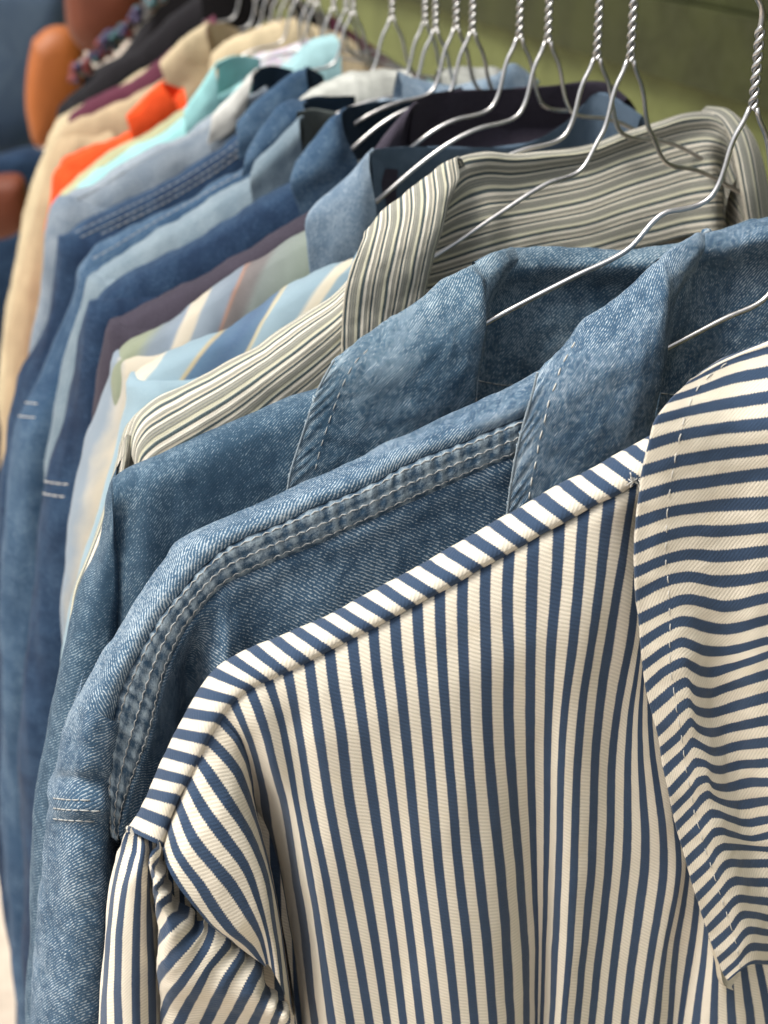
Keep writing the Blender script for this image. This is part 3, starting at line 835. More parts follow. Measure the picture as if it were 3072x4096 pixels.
inn = [
 [P2(2640, 1030, -.010), P2(2672, 1085, -.001), P2(2684, 1180, -.001), P2(2660, 1340, -.002), P2(2650, 1500, -.008), P2(2620, 1700, -.008)],
 [P2(2755, 955, -.026), P2(2775, 1020, -.012), P2(2790, 1110, -.018), P2(2775, 1330, -.026), P2(2740, 1500, -.028), P2(2720, 1700, -.028)],
 [P2(2900, 915, -.036), P2(2905, 990, -.020), P2(2905, 1120, -.024), P2(2895, 1300, -.034), P2(2880, 1470, -.036), P2(2860, 1700, -.036)],
 [P2(3072, 868, -.038), P2(3072, 950, -.022), P2(3072, 1080, -.026), P2(3072, 1260, -.038), P2(3065, 1440, -.040), P2(3060, 1700, -.040)],
 [P2(3330, 850, -.038), P2(3330, 950, -.022), P2(3330, 1080, -.026), P2(3330, 1260, -.036), P2(3330, 1440, -.038), P2(3330, 1700, -.038)],
 [P2(3560, 920, -.030), P2(3560, 1000, -.016), P2(3560, 1100, -.020), P2(3560, 1260, -.028), P2(3560, 1440, -.030), P2(3560, 1700, -.030)],
]
def lean(P, c, k0=-.006, dk=.0035):
    o = c[1]
    b = (o - P.O) @ P.n
    out = [c[0], c[1]]
    for k, p in enumerate(c[2:]):
        w = min(b + k0 + dk * k, -.008) if b < -.004 else (p - P.O) @ P.n
        r = p - CAM; t = ((P.O + P.n * w - CAM) @ P.n) / (r @ P.n)
        out.append(CAM + r * t)
    return out
inn = [lean(P2, c) for c in inn]
inn = [[c[0] + np.array([0, 0, -.04]) - P2.n * .012, c[0] + np.array([0, 0, -.008]) - P2.n * .008] + c for c in inn]
G, UU, VV = loft_grid(inn, lat_U(inn), 160, 110, 1.0)
G = wrinkle(G, .0011, .02, (1, 1, 1), 8.8, 4)
mi = Mesh(); mi.grid(G, UU, VV, flip=True)
inn2 = mi.build('neck_band', M_D2, root2)
bvi = mi.bvh(); ms = Mesh()
stitches(ms, bvi, [(2640, 1572), (2700, 1578), (2800, 1560), (2900, 1530)], dash=.0035, gap=.0006, r=.0003)
ms.build('stitching', M_THREAD_G, inn2)

# ================================================================== garment 3: plain denim shirt-jacket with a soft collar
P3 = Plane((3013, 430), 0.550, 0.0)
M_D3 = mat_denim('soft_denim', dark=(.022, .052, .088), mid=(.044, .096, .150), light=(.34, .42, .47), wear=.42, twill=880, slub=.75, mott=170)
M_D3C = mat_denim('worn_denim', dark=(.030, .068, .110), mid=(.070, .138, .200), light=(.45, .52, .55), wear=.55, twill=880, slub=.85, mott=170)
root3 = empty('denim_jacket', P3.O, 'plain blue denim jacket with a bare shoulder and soft fading collar, third from the front', 'jacket', 'garments hanging on the rail')
R3 = [(1500, 1440), (1400, 1490), (1270, 1552), (1100, 1612), (900, 1692), (700, 1782), (560, 1848), (490, 1885), (450, 1920)]
fr = []
for i, (x, y) in enumerate(R3):
    T = P3(x, y, -.003); bk = -P3.n
    c = [T + bk * .014 + np.array([0, 0, -.34]), T + bk * .015 + np.array([0, 0, -.04]), T + bk * .007 + np.array([0, 0, -.007]), T]
    for dy, w in ((26, .008), (80, .0145), (200, .017), (380, .018), (600, .017), (900, .017)):
        xx = x + (.03 * dy if x < 700 else 0)
        w -= .010 * g((xx - 470) / 45, 1) * sm(dy, 0, 200)
        c.append(P3(xx, y + dy, w))
    fr.append(drop(c, .25)[::-1])
G, UU, VV = loft_grid(fr, lat_U(fr), 200, 160, 1.0)
G = wrinkle(G, .0010, .03, (1, 1, .6), 1.9, 4)
m = Mesh(); m.grid(G, UU, VV, flip=True); body3 = m.build('front_panel', M_D3, root3)
sv = []
S3 = [[(455, 1925), (432, 1975), (418, 2060), (395, 2160), (368, 2250), (330, 2330), (305, 2400), (280, 2500), (262, 2600), (240, 2700), (215, 2850), (180, 3030), (150, 3250), (130, 3600), (110, 4096)],
      [(452, 1922), (445, 1985), (440, 2070), (430, 2180), (415, 2280), (395, 2370), (375, 2440), (350, 2540), (335, 2640), (320, 2740), (300, 2880), (270, 3050), (240, 3270), (220, 3600), (200, 4096)],
      [(455, 1925), (452, 1990), (455, 2080), (458, 2190), (460, 2290), (455, 2380), (445, 2450), (432, 2560), (420, 2660), (405, 2760), (390, 2900), (360, 3070), (340, 3290), (320, 3600), (300, 4096)],
      [(462, 1930), (465, 1995), (472, 2085), (482, 2190), (490, 2290), (492, 2380), (492, 2450), (490, 2560), (485, 2660), (475, 2760), (460, 2900), (440, 3070), (420, 3290), (400, 3600), (380, 4096)]]
for row, w in zip(S3, (-.004, .010, .012, -.010)):
    c = [P3(x, y, .002 + (w - .002) * sm(i, 0, 2)) for i, (x, y) in enumerate(row)]
    sv.append(drop(c, .2))
sv.insert(0, [p - P3.n * .03 + np.array([.008, 0, 0]) for p in sv[0]])
G, UU, VV = loft_grid(sv, lat_U(sv), 80, 150, 1.0)
G = wrinkle(G, .0014, .03, (1, 1, .5), 5.3, 4)
m = Mesh(); m.grid(G, UU, VV); s3o = m.build('sleeve', M_D3, root3)
mer3 = [
 ([(1355, 1462), (1338, 1440), (1308, 1490), (1268, 1570), (1230, 1680), (1190, 1800), (1160, 1900), (1145, 2000)], [.004, .010, .019, .021, .021, .021, .021, .020]),
 ([(1455, 1380), (1440, 1350), (1420, 1420), (1390, 1520), (1355, 1640), (1320, 1760), (1290, 1860), (1265, 1960)], [.000, .006, .018, .023, .024, .024, .023, .022]),
 ([(1570, 1300), (1555, 1270), (1560, 1360), (1535, 1480), (1505, 1600), (1480, 1720), (1455, 1810), (1430, 1900)], [-.004, .002, .017, .024, .025, .025, .024, .022]),
 ([(1680, 1220), (1665, 1196), (1695, 1290), (1685, 1420), (1660, 1550), (1640, 1670), (1615, 1760), (1590, 1850)], [-.006, .000, .016, .024, .025, .025, .024, .022]),
 ([(1790, 1145), (1775, 1118), (1825, 1210), (1830, 1340), (1810, 1470), (1790, 1590), (1765, 1680), (1740, 1790)], [-.008, -.002, .013, .022, .024, .024, .022, .021]),
 ([(1880, 1090), (1868, 1066), (1922, 1120), (1938, 1240), (1925, 1370), (1912, 1490), (1900, 1600), (1880, 1700)], [-.010, -.004, .008, .015, .018, .018, .017, .017]),
 ([(1925, 1075), (1912, 1045), (1942, 1100), (1934, 1240), (1918, 1370), (1902, 1490), (1888, 1600), (1868, 1700)], [-.014, -.009, .000, .005, .008, .008, .008, .008]),
 ([(2008, 1030), (1998, 1004), (2012, 1050), (1985, 1110), (1948, 1220), (1925, 1380), (1900, 1540), (1868, 1700)], [-.024, -.018, -.010, -.004, .001, .003, .004, .004]),
 ([(2105, 1012), (2095, 986), (2105, 1035), (2060, 1085), (1985, 1160), (1935, 1370), (1900, 1540), (1860, 1700)], [-.044, -.038, -.030, -.024, -.017, -.010, -.006, -.006]),
]
col3, mc3 = flap(P3, mer3, M_D3C, root3, seed=3.4, amp=.0011)
bvc = mc3.bvh(); ms = Mesh()
stitches(ms, bvc, [(1470, 1400), (1420, 1450), (1385, 1510), (1350, 1590), (1315, 1690), (1280, 1800), (1255, 1900)], dash=.0028, gap=.0022, r=.00022)
ms.build('stitching', M_THREAD_G, col3)
M_D3I = mat_denim('pale_denim_inside', dark=(.036, .085, .128), mid=(.085, .165, .225), light=(.40, .48, .52), wear=.6, twill=880, slub=.6, mott=50, ang=.2)
ME = Mesh(); ME.tube(resample([P3(x, y, .0212) for x, y in mer3[0][0][1:]], 80), [.0004 + .00012 * random.random() for _ in range(81)], 8); ME.build('edge', M_EDGE, col3)
inn = [
 [(1900, 1055, -.012), (1925, 1105, -.008), (1935, 1230, -.010), (1925, 1400, -.010), (1905, 1560, -.012), (1890, 1720, -.012)],
 [(1975, 1018, -.020), (1990, 1085, -.014), (2020, 1200, -.018), (2010, 1370, -.026), (1990, 1540, -.026), (1980, 1720, -.026)],
 [(2100, 990, -.030), (2110, 1060, -.022), (2140, 1180, -.026), (2150, 1340, -.034), (2140, 1500, -.034), (2120, 1700, -.034)],
 [(2300, 988, -.036), (2310, 1055, -.026), (2330, 1160, -.030), (2340, 1300, -.040), (2330, 1480, -.040), (2300, 1680, -.040)],
 [(2600, 990, -.036), (2610, 1050, -.026), (2620, 1160, -.030), (2620, 1300, -.038), (2620, 1480, -.038), (2600, 1680, -.038)],
 [(2850, 930, -.032), (2860, 1000, -.022), (2870, 1100, -.026), (2880, 1250, -.034), (2880, 1430, -.034), (2860, 1650, -.034)],
 [(3040, 880, -.020), (3060, 940, -.010), (3080, 1050, -.014), (3090, 1200, -.022), (3090, 1400, -.022), (3080, 1600, -.022)],
 [(3180, 960, .000), (3200, 1020, .006), (3210, 1120, .004), (3220, 1250, .000), (3220, 1400, .000), (3210, 1600, .000)],
]
inn = [lean(P3, [P3(*q) for q in row]) for row in inn]
inn = [[c[0] + np.array([0, 0, -.05]) - P3.n * .014, c[0] + np.array([0, 0, -.008]) - P3.n * .007] + c for c in inn]
G, UU, VV = loft_grid(inn, lat_U(inn), 180, 100, 1.0)
G = wrinkle(G, .0016, .03, (1, 1, 1), 2.7, 4)
m = Mesh(); m.grid(G, UU, VV, flip=True); inn3 = m.build('neck_band', M_D3C, root3)
bvi = m.bvh(); ms = Mesh()
stitches(ms, bvi, [(1912, 1522), (1960, 1532), (2010, 1540), (2060, 1538)], dash=.0038, gap=.0006, r=.00028)
ms.build('stitching', M_THREAD_G, inn3)
# ================================================================== garment 4: rib striped jacket (green, cream, slate)
P4 = Plane((2522, 240), 0.6506, 10.0)
RIB = [(0, (.58, .53, .42)), (.06, (.62, .57, .44)), (.075, (.045, .076, .086)), (.145, (.050, .082, .092)), (.165, (.78, .72, .58)), (.235, (.80, .75, .62)), (.26, (.25, .25, .22)), (.30, (.26, .26, .23)),
       (.32, (.42, .40, .31)), (.37, (.19, .20, .19)), (.42, (.34, .33, .25)), (.47, (.19, .20, .19)), (.51, (.60, .57, .42)), (.60, (.66, .64, .47)), (.63, (.16, .175, .165)), (.65, (.045, .078, .088)), (.725, (.045, .074, .084)), (.75, (.78, .72, .60)), (.85, (.80, .75, .63)), (.89, (.26, .26, .23)), (.93, (.40, .38, .30)), (.96, (.18, .19, .18)), (1, (.58, .53, .42))]
M_RIB = mat_bands('ribbed_stripe_cloth', RIB, .0126, bump=.0009, check=.12)
root4 = empty('striped_jacket', P4.O, 'cream, green and slate ribbed stripe jacket with a tall striped collar, fourth from the front', 'jacket', 'garments hanging on the rail')
# body: stripes run nearly along the shoulder line
rows4 = [
 [(1440, 1075), (1370, 1150), (1200, 1275), (1000, 1405), (840, 1490), (700, 1560), (600, 1622), (545, 1672), (518, 1735), (512, 1800)],
 [(1440, 1110), (1375, 1185), (1215, 1310), (1030, 1440), (880, 1535), (740, 1615), (640, 1670), (575, 1715), (540, 1770), (530, 1850)],
 [(1440, 1190), (1380, 1260), (1240, 1380), (1080, 1500), (930, 1610), (800, 1690), (700, 1750), (620, 1800), (570, 1850), (550, 1930)],
 [(1440, 1290), (1390, 1350), (1270, 1460), (1130, 1570), (1000, 1680), (870, 1770), (760, 1840), (670, 1890), (610, 1950), (570, 2040)],
 [(1440, 1420), (1400, 1480), (1300, 1570), (1180, 1680), (1060, 1790), (940, 1880), (830, 1960), (730, 2020), (650, 2080), (600, 2200)],
 [(1460, 1600), (1430, 1660), (1340, 1750), (1230, 1860), (1120, 1980), (1000, 2080), (890, 2160), (790, 2230), (700, 2300), (640, 2400)]]
W4 = [.002, .010, .016, .018, .019, .020]
cs = [[P4(x, y, w) for x, y in r] for r, w in zip(rows4, W4)]
bkr = [[p - P4.n * .012 + np.array([0, 0, -.006]) for p in cs[0]], [p - P4.n * .014 + np.array([0, 0, -.06]) for p in cs[0]], [p - P4.n * .014 + np.array([0, 0, -.35]) for p in cs[0]]]
lo = [[p + np.array([0, 0, -.3]) for p in cs[-1]]]
cs = bkr[::-1] + cs + lo
G, UU, VV = loft_grid(cs, lat_U(cs), 260, 120, 1.0)
G = wrinkle(G, .0012, .03, (1, 1, 1), 4.9, 3)
m = Mesh(); m.grid(G, UU, VV, flip=False); m.build('front_panel', M_RIB, root4)
# sleeve hanging from the shoulder point
sv = []
for row, w in zip([[(516, 1745), (500, 1830), (470, 1960), (440, 2050), (400, 2200), (360, 2350), (320, 2600), (300, 2900)],
                   [(505, 1740), (478, 1800), (440, 1930), (410, 2040), (360, 2180), (300, 2330), (265, 2560), (250, 2900)],
                   [(515, 1740), (505, 1810), (490, 1940), (475, 2050), (440, 2200), (400, 2350), (370, 2580), (350, 2900)],
                   [(530, 1750), (530, 1830), (525, 1960), (515, 2070), (500, 2220), (480, 2370), (460, 2600), (440, 2900)]], (-.02, -.003, .012, .008)):
    sv.append(drop([P4(x, y, .002 + (w - .002) * sm(i, 0, 2)) for i, (x, y) in enumerate(row)], .2))
G, UU, VV = loft_grid(sv, lat_U(sv), 70, 100, 1.0)
G = wrinkle(G, .0015, .04, (1, 1, .5), .9, 3)
m = Mesh(); m.grid(G, UU, VV); m.build('sleeve', M_RIB, root4)
# collar fall: ribs run down the fall, so u goes from the free edge to the neck fold
mer4 = [
 ([(1478, 965), (1462, 925), (1440, 985), (1410, 1060), (1385, 1140), (1372, 1240), (1368, 1400), (1372, 1480)], [.002, .008, .017, .020, .021, .021, .021, .021]),
 ([(1545, 885), (1530, 850), (1515, 930), (1490, 1030), (1465, 1130), (1452, 1230), (1445, 1350), (1445, 1470)], [-.002, .004, .016, .021, .023, .023, .023, .022]),
 ([(1625, 815), (1612, 780), (1610, 870), (1590, 980), (1562, 1100), (1545, 1210), (1530, 1320), (1525, 1430)], [-.005, .001, .015, .022, .024, .024, .024, .023]),
 ([(1710, 745), (1695, 715), (1700, 810), (1685, 930), (1655, 1060), (1635, 1170), (1612, 1280), (1600, 1380)], [-.007, -.001, .013, .021, .024, .024, .024, .023]),
 ([(1790, 680), (1772, 652), (1785, 750), (1765, 880), (1735, 1010), (1710, 1120), (1685, 1230), (1665, 1330)], [-.009, -.003, .010, .018, .021, .022, .022, .021]),
 ([(1850, 650), (1830, 622), (1840, 710), (1805, 800), (1772, 900), (1745, 1010), (1715, 1120), (1670, 1240)], [-.011, -.006, .004, .010, .014, .015, .015, .015]),
]
cs = [[P4(x, y, w) for (x, y), w in zip(p, w_)] for p, w_ in mer4]
G, UU, VV = loft_grid(cs, lat_U(cs), 170, 110, 1.0)
G = wrinkle(G, .0010, .02, (1, 1, 1), 6.1, 3)
m = Mesh(); m.grid(G, UU, VV, flip=True); m.build('collar', M_RIB, root4, solid=.0022)
# inside of the tall collar: ribs run round the neck, so they are followed row by row
rows = [
 [(1790, 650, -.012), (1850, 622, -.016), (1930, 606, -.022), (2060, 612, -.030), (2200, 600, -.036), (2360, 580, -.040), (2510, 522, -.044), (2640, 485, -.046), (2760, 452, -.044), (2850, 448, -.038), (2920, 480, -.028), (2968, 550, -.016), (3000, 640, -.006)],
 [(1800, 690, -.006), (1850, 652, -.010), (1930, 634, -.014), (2060, 640, -.022), (2200, 628, -.028), (2360, 608, -.032), (2510, 552, -.036), (2640, 512, -.038), (2760, 478, -.036), (2845, 476, -.030), (2905, 506, -.020), (2945, 560, -.008), (2985, 650, .002)],
 [(1790, 790, -.004), (1850, 730, -.008), (1930, 700, -.016), (2060, 700, -.026), (2200, 680, -.032), (2360, 650, -.036), (2510, 596, -.040), (2640, 556, -.042), (2760, 524, -.040), (2840, 520, -.032), (2892, 545, -.022), (2925, 590, -.010), (2965, 680, .000)],
 [(1765, 880, -.006), (1840, 830, -.010), (1930, 800, -.020), (2060, 785, -.032), (2200, 760, -.040), (2360, 725, -.044), (2510, 670, -.048), (2640, 630, -.050), (2760, 596, -.046), (2840, 585, -.038), (2895, 600, -.026), (2930, 650, -.014), (2968, 740, -.004)],
 [(1735, 970, -.008), (1830, 930, -.012), (1930, 900, -.022), (2060, 872, -.036), (2200, 846, -.044), (2360, 810, -.050), (2510, 756, -.054), (2640, 716, -.054), (2760, 680, -.050), (2840, 665, -.042), (2900, 680, -.030), (2938, 730, -.018), (2975, 820, -.008)],
 [(1700, 1070, -.010), (1820, 1030, -.014), (1930, 995, -.024), (2060, 960, -.038), (2200, 930, -.048), (2360, 900, -.054), (2510, 850, -.058), (2640, 812, -.058), (2760, 780, -.054), (2850, 765, -.044), (2910, 790, -.032), (2950, 840, -.020), (2985, 920, -.010)],
 [(1660, 1200, -.010), (1810, 1170, -.016), (1930, 1140, -.026), (2060, 1100, -.040), (2200, 1070, -.050), (2360, 1040, -.056), (2510, 1000, -.060), (2640, 970, -.060), (2760, 940, -.056), (2850, 930, -.046), (2920, 950, -.034), (2960, 990, -.022), (2990, 1060, -.012)],
]
for k_ in range(2, len(rows)):
    rows[k_] = [(x, y, min(rows[1][i][2] - .006 + .0042 * (k_ - 1), -.006) if 1 < i < 10 else w) for i, (x, y, w) in enumerate(rows[k_])]
cs = [[P4(*q) for q in r] for r in rows]
cs = [[p + np.array([0, 0, -.07]) - P4.n * .016 for p in cs[0]], [p + np.array([0, 0, -.010]) - P4.n * .009 for p in cs[0]]] + cs
G, UU, VV = loft_grid(cs, lat_U(cs), 190, 200, 1.0)
G = wrinkle(G, .0010, .04, (.7, 1, 1.2), 7.2, 3)
m = Mesh(); m.grid(G, UU, VV, flip=False); m.build('neck_band', M_RIB, root4)
# right hand fall of the collar, folded outward beyond the neck
rr = [
 [(2800, 470, -.040), (2862, 480, -.032), (2910, 540, -.014), (2935, 640, .004), (2960, 760, .012), (2985, 900, .014)],
 [(2820, 448, -.044), (2880, 455, -.034), (2940, 515, -.016), (2975, 620, .002), (2998, 750, .012), (3020, 900, .014)],
 [(2840, 446, -.048), (2905, 458, -.040), (2975, 520, -.024), (3015, 625, -.006), (3035, 750, .002), (3055, 900, .004)],
 [(2850, 465, -.052), (2920, 480, -.046), (2990, 545, -.034), (3035, 650, -.018), (3060, 770, -.010), (3080, 900, -.008)]]
cs = [[P4(*q) for q in r] for r in rr]
G, UU, VV = loft_grid(cs, lat_U(cs), 40, 70, 1.0)
m = Mesh(); m.grid(G, UU, VV); m.build('collar', M_RIB, root4, solid=.0022)

# ================================================================== wire hangers
def hanger_local():
    """wire path of a hanger in its own plane (a to the left, z up) from the third hanger in the photo"""
    L = []
    for x, y in [(3013, 430), (2985, 480), (2950, 540), (2926, 600), (2906, 670), (2878, 745), (2845, 795), (2800, 822), (2743, 838), (2675, 850), (2613, 862), (2513, 905), (2300, 1012), (1958, 1190)]:
        p = P3(x, y, 0) - P3.O; L.append((float(p @ P3.L), float(p[2])))
    a0, z0 = L[-2]; a1, z1 = L[-1]; k = (z1 - z0) / (a1 - a0)
    L += [(.150, z1 + k * (.150 - a1)), (.192, z1 + k * (.192 - a1)), (.202, z1 + k * (.202 - a1) - .006), (.198, z1 + k * (.202 - a1) - .014), (.15, z1 + k * (.202 - a1) - .016), (0, z1 + k * (.202 - a1) - .016)]
    return L
HL = hanger_local()
RW = .00108
HOOK_TOP = .0745
def arm_points(P, yaw, ridge, side=1):
    """left arm in the hanger's local frame: divides, swings out, runs to the collar and on inside the shoulder"""
    cy, sy = math.cos(yaw), math.sin(yaw)
    def loc(p):
        d = p - P.O
        return np.array([d[0] * cy + d[1] * sy, -d[0] * sy + d[1] * cy, d[2]])
    tail = [loc(p + np.array([0, 0, -.0095]) - P.n * .0) for p in ridge]
    head = [np.array([-a, .0013, z]) for a, z in HL[:10]]
    head[0] = np.array([-.0008, .0012, 0])
    k = min(1.0, abs(tail[0][0]) / .06)
    if k < 1: head = [np.array([h[0], h[1], h[2]]) for h in head if abs(h[0]) < abs(tail[0][0]) * .8]
    t = list(tail)
    d = t[-1] - t[-2]; d /= np.linalg.norm(d)
    t[-1] = t[-1] - d * .010
    t += [t[-1] + np.array([-.003, 0, -.010]), t[-1] + np.array([.012, 0, -.016])]
    low = t[-1][2]
    t += [np.array([t[-1][0] * .5, .001, low - .002]), np.array([0, 0, low - .002])]
    return head + t
def make_hanger(label, P, yaw, ridge, arms_only=None):
    """root at the point where the twisted neck divides"""
    r = empty('wire_hanger', (0, 0, 0), label, 'hanger', 'wire hangers on the rail')
    arms = Mesh()
    left = arm_points(P, yaw, ridge)
    right = [np.array([-p[0], -p[1], p[2]]) for p in left]
    arms.tube(resample(left, 200), RW, 10); arms.tube(resample(right, 200), RW, 10)
    arms.build('arm_wire', M_STEEL, r, origin=(0, 0, 0))
    if arms_only is not None:
        for ch in arms_only.children:
            if ch.name.startswith('arm_wire'): continue
            c = ch.copy(); COL.objects.link(c); c.parent = r
        return r
    tw = Mesh(); H = .030; turns = 3.6
    for s in (0, math.pi):
        tw.tube([(RW * 1.02 * math.cos(s + turns * 2 * math.pi * t + .9), RW * 1.02 * math.sin(s + turns * 2 * math.pi * t + .9), -.0006 + (H + .0006) * t) for t in np.linspace(0, 1, 110)], RW, 10)
    tw.build('twisted_neck', M_STEEL, r, origin=(0, 0, 0))
    hk = Mesh(); pts = [(0, 0, H - .002), (0, 0, H + .012)]
    R0 = .0185
    for t in np.linspace(0, 1, 24):
        an = math.radians(-90 + 235 * t)
        pts.append((R0 * math.cos(an) * .98 - .0, 0, HOOK_TOP - R0 + R0 * math.sin(an) + .004) if t > 0 else (0, 0, H + .018))
    # neck goes up, then the hook swings round the rail
    pts = [(0, 0, H - .002), (0, 0, H + .006), (-.004, 0, H + .012), (-.013, 0, H + .020), (-.0185, 0, H + .030), (-.0185, 0, H + .038), (-.013, 0, H + .0475), (0, 0, H + .052), (.013, 0, H + .0475), (.0185, 0, H + .036), (.0195, 0, H + .026), (.021, 0, H + .020)]
    hk.tube(resample(pts, 60), RW * 1.15, 10)
    hk.build('hook', M_STEEL, r, origin=(0, 0, 0))
    return r
# neck position, distance along the rail, turn about the vertical, description
NECKS = [
 ((3620, 560), .452, 3, 'wire hanger inside the front navy striped jacket'),
 ((3300, 490), .502, 0, 'wire hanger of the triple stitched denim jacket, entering under its collar'),
 ((3013, 430), .550, 0, 'bright wire hanger with twisted neck at the right edge of the photo'),
 ((2522, 240), .6506, 14, 'wire hanger crossing the inside of the tall ribbed stripe collar'),
 ((2388, 232), .684, 9, 'wire hanger just left of the one in the ribbed stripe collar'),
 ((2192, 165), .741, 12, 'wire hanger over the pale denim collar, right one of a pair'),
 ((2078, 150), .779, 10, 'wire hanger in the plum collar, left one of the pair above it'),
 ((1890, 128), .852, 8, 'wire hanger left of the plum collar, right one of a close pair'),
 ((1825, 112), .880, 12, 'wire hanger left of the plum collar, left one of a close pair'),
 ((1742, 120), .925, 2, 'wire hanger over the dark inside of the mid blue denim collar'),
 ((1700, 92), .975, 10, 'out of focus wire hanger with steep arms above the denim collars'),
 ((1568, 72), 1.01, 6, 'out of focus wire hanger above the grey shirt collar'),
 ((1413, 50), 1.11, 3, 'blurred wire hanger above the dark denim collar tip'),
 ((1385, 40), 1.15, 5, 'blurred wire hanger above the pale cyan shirt'),
 ((1335, 32), 1.18, 9, 'blurred wire hanger where the necks begin to crowd'),
 ((1268, 12), 1.25, 0, 'blurred wire hanger above the turquoise collar'),
 ((1240, 5), 1.28, 6, 'blurred wire hanger over the pink and purple printed shirt'),
 ((1190, -6), 1.34, 8, 'blurred wire hanger of the orange shirt'),
 ((1150, -10), 1.40, 2, 'blurred wire hanger above the cream shirt'),
 ((1120, -30), 1.44, 3, 'blurred wire hanger over the broad beige collar'),
 ((1085, -40), 1.50, 7, 'blurred wire hanger of the maroon jacket'),
 ((1050, -50), 1.55, 10, 'blurred wire hanger behind the beige collar'),
 ((985, -70), 1.68, 5, 'farthest blurred wire hanger, above the black jacket'),
]
HANG_DATA = {}          # filled by each garment: distance -> (plane, shoulder line)
def build_hangers():
    proto = None
    for i, (nk, s, yw, lab) in enumerate(NECKS):
        P, ridge = HANG_DATA.get(s, (None, None))
        if P is None:
            P = Plane(nk, s, 0); ridge = [P.loc(.07, -.05), P.loc(.12, -.068), P.loc(.17, -.088)]
        h = make_hanger(lab, P, math.radians(yw) * (0 if ridge is None else 1), ridge, proto)
        if proto is None: proto = h
        h.location = tuple(P.O); h.rotation_euler = (0, 0, math.radians(yw))
RAIL_X = float(at_s(3013, 430, .55)[0]); RAIL_Z = float(at_s(3013, 430, .55)[2]) + .030 + .052 - RW - .0125
m = Mesh(); m.tube([(RAIL_X, .12, RAIL_Z), (RAIL_X, 1.4, RAIL_Z), (RAIL_X, 2.7, RAIL_Z)], .0122, 24)
rail = m.build('clothes_rail', mat_metal('rail_chrome', (.6, .6, .6), .25), None, origin=(RAIL_X, .12, RAIL_Z))
tag(rail, 'round metal clothes rail above the row of hangers', 'clothes rail')

